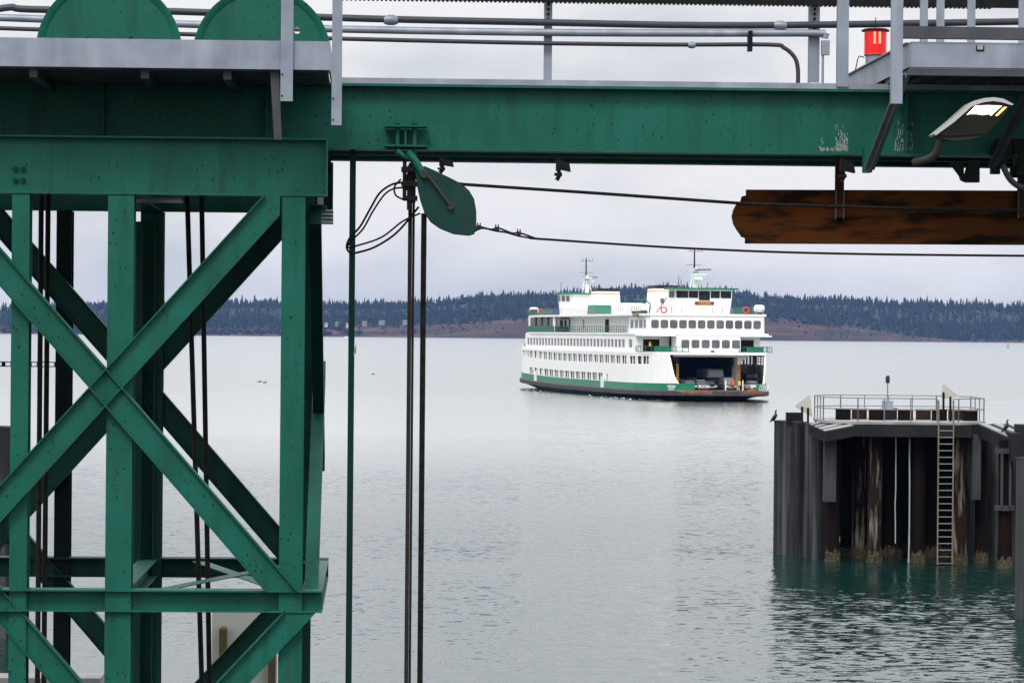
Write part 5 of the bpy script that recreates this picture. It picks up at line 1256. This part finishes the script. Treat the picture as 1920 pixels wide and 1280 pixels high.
# light pole with box
x = W(1664, 760, 151).x
t = thing('navigation_light', 'small lantern on a thin pole above a grey box on the dolphin', 'navigation light', (x, 151, ZD))
MB().box(x - .24, x + .24, 150.8, 151.2, ZD + .5, ZD + .9).build('battery_box', 'galvanized', t)
MB().box(x - .3, x + .3, 150.75, 151.25, ZD, ZD + .5).build('plinth', 'cap_concrete', t)
zt = W(1664, 706, 151).z
MB().cyl((x, 151, ZD + .9), (x, 151, zt - .3), .03, .03, 8).build('pole', 'rail_grey', t)
MB().lathe((x, 151, zt - .3), [(.06, 0), (.1, .03), (.1, .28), (.08, .32), (.05, .36)], 12).build('lantern', 'ship_black', t, True)
# triangular boards
def tri(pts, Y, posts, label):
    P_ = [W(a, b, Y) for a, b in pts]; c = sum(P_, Vector()) / 3; zb = min(q[1] for q in [(0, W(pp[0], pp[2], Y).z) for pp in posts])
    t = thing('triangle_sign', label, 'sign', (c.x, Y, zb), 0, 'triangular boards on the dolphin')
    rd = []
    for i in range(3):
        a, b, d = P_[i - 1], P_[i], P_[(i + 1) % 3]
        for k in range(4): q = k / 3; A_ = b + (a - b) * .12; B_ = b + (d - b) * .12; rd.append(A_ * (1 - q) ** 2 + b * 2 * q * (1 - q) + B_ * q ** 2)
    MB().prism(rd, [p + Vector((0, .03, 0)) for p in rd]).build('board', 'sign_back', t)
    for (a, y0, y1) in posts: p0, p1 = W(a, y1, Y - .05), W(a, y0, Y - .05); MB().bar(p0, p1, (1, 0, 0), .1, (0, 1, 0), .06).build('post', 'black_iron', t)
tri([(1489, 761), (1519, 739), (1524, 783)], 148.9, [(1504, 762, 798), (1515, 764, 792)], 'triangular grey board pointing left on the fender panels')
tri([(1767, 718), (1799, 743), (1766, 748)], 148.2, [(1769, 735, 772), (1782, 743, 790)], 'triangular grey board pointing right above the ladder')
# fender panels, left
t = thing('fender_wall', 'tall dark ribbed fender wall at the left of the dolphin', 'fender', (W(1497, 900, 152).x, 152, -3))
def fpanel(a, Ya, b, Yb, ytop, n, par, m='fender_black', th=.5):
    A_, B_ = W(a, 900, Ya), W(b, 900, Yb); zt = (W(a, ytop[0], Ya).z + W(b, ytop[1], Yb).z) / 2
    d = Vector((B_.x - A_.x, B_.y - A_.y, 0)); L0 = d.length; d.normalize(); nn = Vector((-d.y, d.x, 0))
    if nn.y < 0: nn = -nn
    base = Vector((A_.x, A_.y, 0)); pr = []
    for k in range(n):
        p0, p1 = L0 * k / n, L0 * (k + 1) / n; w = p1 - p0
        for q, h in ((.0, .07), (.03, .0), (.94, .0), (.97, .07), (1., .07)): pr.append((p0 + w * q, h))
    fr = [base + d * q + nn * h for q, h in pr]; bk = [base + d * L0 + nn * th, base + nn * th]
    ring0 = fr + bk
    m_ = MB(); m_.prism([p + Vector((0, 0, -3)) for p in ring0], [p + Vector((0, 0, zt)) for p in ring0]); o = m_.build('fender_panel', m, par)
    m_ = MB(); r1 = [base - d * .02 - nn * .02, base + d * (L0 + .02) - nn * .02, base + d * (L0 + .02) + nn * (th + .02), base - d * .02 + nn * (th + .02)]
    m_.prism([p + Vector((0, 0, zt + .002)) for p in r1], [p + Vector((0, 0, zt + .06)) for p in r1]); m_.build('top_cap', 'fender_grey', par)
fpanel(1450, 154.6, 1497, 151.8, (789, 793), 2, t)
fpanel(1507, 151.6, 1537, 150.2, (795, 796), 1, t)
m_ = MB(); p0, p1 = W(1474, 780, 152.8), W(1505, 780, 152.8); m_.box(p0.x, p1.x, 152.6, 153.1, 6.3, 6.85); m_.build('bollard_block', 'black_iron', t)
m_ = MB(); p0, p1 = W(1545, 900, 148.6), W(1567, 900, 148.6); z0, z1 = W(1556, 940, 148.6).z, W(1556, 808, 148.6).z; m_.box(p0.x, p1.x, 148.4, 149.2, z0, z1)
single(m_, 'fender_box', 'fender_grey', 'grey box fender hung on the left front pile', 'fender', 'grey box fenders on the dolphin piles')
m_ = MB(); p0, p1 = W(1822, 900, 148.2), W(1838, 900, 148.2); z0, z1 = W(1830, 936, 148.2).z, W(1830, 815, 148.2).z; m_.box(p0.x, p1.x, 148., 148.8, z0, z1)
single(m_, 'fender_box', 'fender_grey', 'grey box fender hung right of the ladder', 'fender', 'grey box fenders on the dolphin piles')
m_ = MB(); p0, p1 = W(1872, 900, 145.2), W(1900, 900, 145.2); z1 = W(1886, 845, 145.2).z
for yy in (845, 952): z_ = W(1886, yy, 145.2).z; m_.cyl(((p0.x + p1.x) / 2, 145.6, z_ - .12), ((p0.x + p1.x) / 2, 145.6, z_ + .1), .46, .46, 16)
m_.box(p0.x + .1, p0.x + .2, 145.1, 145.25, W(1886, 950, 145.2).z, z1); m_.box(p1.x - .2, p1.x - .1, 145.1, 145.25, W(1886, 950, 145.2).z, z1)
single(m_, 'pile_collar', 'fender_grey', 'steel collars round the rightmost dolphin pile', 'pile collar')
# right: concrete block on the wing and the near wall at the frame edge
m_ = MB(); p0 = W(1896, 830, 144.6); p1 = W(1990, 830, 144.6); m_.box(p0.x, p1.x, 144.4, 147, W(1900, 865, 144.6).z, W(1900, 812, 144.6).z); m_.box(p0.x + .5, p1.x, 145, 147, W(1900, 812, 144.6).z, W(1900, 797, 144.6).z)
m_.box(p0.x + .6, p0.x + .9, 145.2, 145.5, -3, W(1900, 866, 144.6).z); m_.box(p1.x - .6, p1.x - .2, 145.2, 145.5, -3, W(1900, 866, 144.6).z)
single(m_, 'pier_block', 'cap_concrete', 'grey concrete block at the right edge beyond the dolphin', 'pier')
t = thing('fender_wall', 'near grey ribbed fender wall cut by the right edge', 'fender', (W(1925, 900, 120).x, 120, -3))
fpanel(1904, 120, 1990, 118, (862, 862), 3, t, 'fender_grey', .6)
t = thing('fender_wall', 'black fender wall cut by the left edge behind the tower', 'fender', (W(-20, 900, 110).x, 110, -3))
fpanel(-60, 110, 17, 108.5, (800, 802), 3, t)

# cormorants
def bird(px, py, Y, hgt, dirx, label, spread=False):
    p = W(px, py, Y); t = thing('cormorant', label, 'bird', p, 0, 'cormorants resting on the dolphin'); k = hgt / .75
    g_ = lambda a, b, c: p + Vector((dirx * a * k, b * k, c * k))
    m_ = MB(g_); m_.tube(smooth([(-.28, 0, -.02), (-.17, 0, .10), (-.05, 0, .22), (.05, 0, .36), (.08, 0, .48), (.05, 0, .58), (.09, 0, .66), (.14, 0, .68)], 4),
                         [.015, .02, .03, .05, .06, .08, .09, .10, .11, .115, .12, .115, .11, .10, .09, .08, .065, .055, .05, .045, .04, .04, .042, .045, .045, .045, .04, .035, .03][:29], 8); m_.build('body', 'bird_black', t, True)
    MB(g_).tube([(.14, 0, .68), (.27, 0, .67)], [.02, .006], 6).build('beak', 'hazard_yellow', t)
    for sg in (1, -1):
        MB(g_).loft([[(.08, sg * .09, .42), (.05, sg * .13, .40), (.0, sg * .10, .36)], [(-.08, sg * .12, .2), (-.1, sg * .14, .18), (-.14, sg * .1, .15)], [(-.24, sg * .05, .06), (-.25, sg * .06, .05), (-.26, sg * .04, .04)]]).build('wing', 'bird_black', t)
        MB(g_).tube([(.0, sg * .05, .18), (.02, sg * .05, 0), (.1, sg * .06, .01)], .016, 5).build('leg', 'bird_black', t)
bird(1452, 791, 154.5, .62, 1, 'black cormorant perched on the left end of the fender wall')
bird(1886, 810, 146.4, .62, 1, 'black cormorant perched at the right end of the dolphin')

# floating birds near the far ferry (tiny)
for i, (px_, py_) in enumerate(((487, 716), (497, 717.5), (700, 702))):
    p = at(px_, py_); m_ = MB(lambda a, b, c: p + Vector((a, b, c)))
    m_.loft([[(-.5, -.05, .1), (-.5, .05, .1), (-.5, .05, .16), (-.5, -.05, .16)], [(-.2, -.2, -.05), (-.2, .2, -.05), (-.15, .14, .22), (-.15, -.14, .22)], [(.25, -.16, -.05), (.25, .16, -.05), (.25, .1, .2), (.25, -.1, .2)], [(.42, -.05, .3), (.42, .05, .3), (.36, .05, .45), (.36, -.05, .45)]])
    single(m_, 'water_bird', 'bird_black', ['dark bird floating far out behind the tower, left of two', 'dark bird floating far out behind the tower, right of two', 'lone dark bird floating between green pole and ropes'][i], 'bird', 'birds floating on the water')

# ================================================================== AIR, SKY, LIGHT, CAMERA
hz = MB(); hz.box(-3600, 3600, -60, 10200, -25, 190)
ho = kind(hz.build('haze', 'white_plain'), 'stuff'); ho['label'] = 'thin bluish haze in front of the far wooded shore'; ho['category'] = 'haze'
hm = bpy.data.materials.new('haze_air'); hm.use_nodes = True; nt = hm.node_tree; nt.nodes.clear()
pv = nt.nodes.new('ShaderNodeVolumePrincipled'); pv.inputs['Color'].default_value = (.155, .31, .76, 1); pv.inputs['Density'].default_value = 3.1e-5; pv.inputs['Anisotropy'].default_value = 0.
om = nt.nodes.new('ShaderNodeOutputMaterial'); nt.links.new(pv.outputs[0], om.inputs['Volume'])
ho.data.materials.clear(); ho.data.materials.append(hm)

EL, AZ = R(48), R(200)          # sun behind the viewer, to the right
w = bpy.data.worlds.new('World'); C.world = w; w.use_nodes = True
nt = w.node_tree; N, L = nt.nodes, nt.links; bg = N['Background']; bg.inputs['Strength'].default_value = .10
sky = N.new('ShaderNodeTexSky'); sky.sky_type = 'NISHITA'; sky.sun_disc = False; sky.sun_elevation = EL; sky.sun_rotation = R(198)
tc = N.new('ShaderNodeTexCoord'); mp = N.new('ShaderNodeMapping'); mp.inputs['Scale'].default_value = (8, 8, 20); mp.inputs['Location'].default_value = (3.3, 1.2, .4)
L.new(tc.outputs['Generated'], mp.inputs['Vector'])
nz = N.new('ShaderNodeTexNoise'); nz.inputs['Scale'].default_value = 1.; nz.inputs['Detail'].default_value = 6; nz.inputs['Roughness'].default_value = .5; L.new(mp.outputs[0], nz.inputs['Vector'])
cr = N.new('ShaderNodeValToRGB'); e = cr.color_ramp.elements
e[0].position = .40; e[0].color = (5.25, 5.42, 5.6, 1); e[1].position = .58; e[1].color = (7.2, 7.1, 7.15, 1)
L.new(nz.outputs['Fac'], cr.inputs['Fac'])
sep = N.new('ShaderNodeSeparateXYZ'); L.new(tc.outputs['Generated'], sep.inputs[0])
mr = N.new('ShaderNodeMapRange'); mr.inputs['From Min'].default_value = .10; mr.inputs['From Max'].default_value = .45; mr.inputs['To Min'].default_value = 1.0; mr.inputs['To Max'].default_value = 2.3
L.new(sep.outputs['Z'], mr.inputs['Value'])
ml = N.new('ShaderNodeVectorMath'); ml.operation = 'SCALE'; L.new(cr.outputs['Color'], ml.inputs[0]); L.new(mr.outputs['Result'], ml.inputs['Scale'])
mx = N.new('ShaderNodeMix'); mx.data_type = 'RGBA'; mx.inputs['Factor'].default_value = .94
L.new(sky.outputs['Color'], mx.inputs['A']); L.new(ml.outputs['Vector'], mx.inputs['B']); L.new(mx.outputs['Result'], bg.inputs['Color'])

sl = bpy.data.lights.new('sun', 'SUN'); sl.energy = 1.5; sl.angle = R(18); sl.color = (1, .97, .93)
so = bpy.data.objects.new('sun', sl); COL.objects.link(so)
sd = Vector((-.30 * math.cos(EL), -.94 * math.cos(EL), math.sin(EL)))
so.rotation_euler = sd.to_track_quat('Z', 'Y').to_euler(); so.location = (0, -20, 60)

cam = bpy.data.cameras.new('camera'); co = bpy.data.objects.new('camera', cam); COL.objects.link(co)
cam.sensor_width = 36; cam.lens = F / 1920 * 36; cam.clip_end = 40000; cam.clip_start = .5
M = CAMROT.to_4x4(); M.translation = (0, 0, H); co.matrix_world = M
C.camera = co
C.view_settings.view_transform = 'Standard'; C.view_settings.look = 'None'; C.view_settings.exposure = .38; C.view_settings.gamma = 1
C.cycles.volume_bounces = 0
C.cycles.max_bounces = 6
for o in bpy.data.objects:
    for k in ('_l', '_r'):
        if k in o: del o[k]
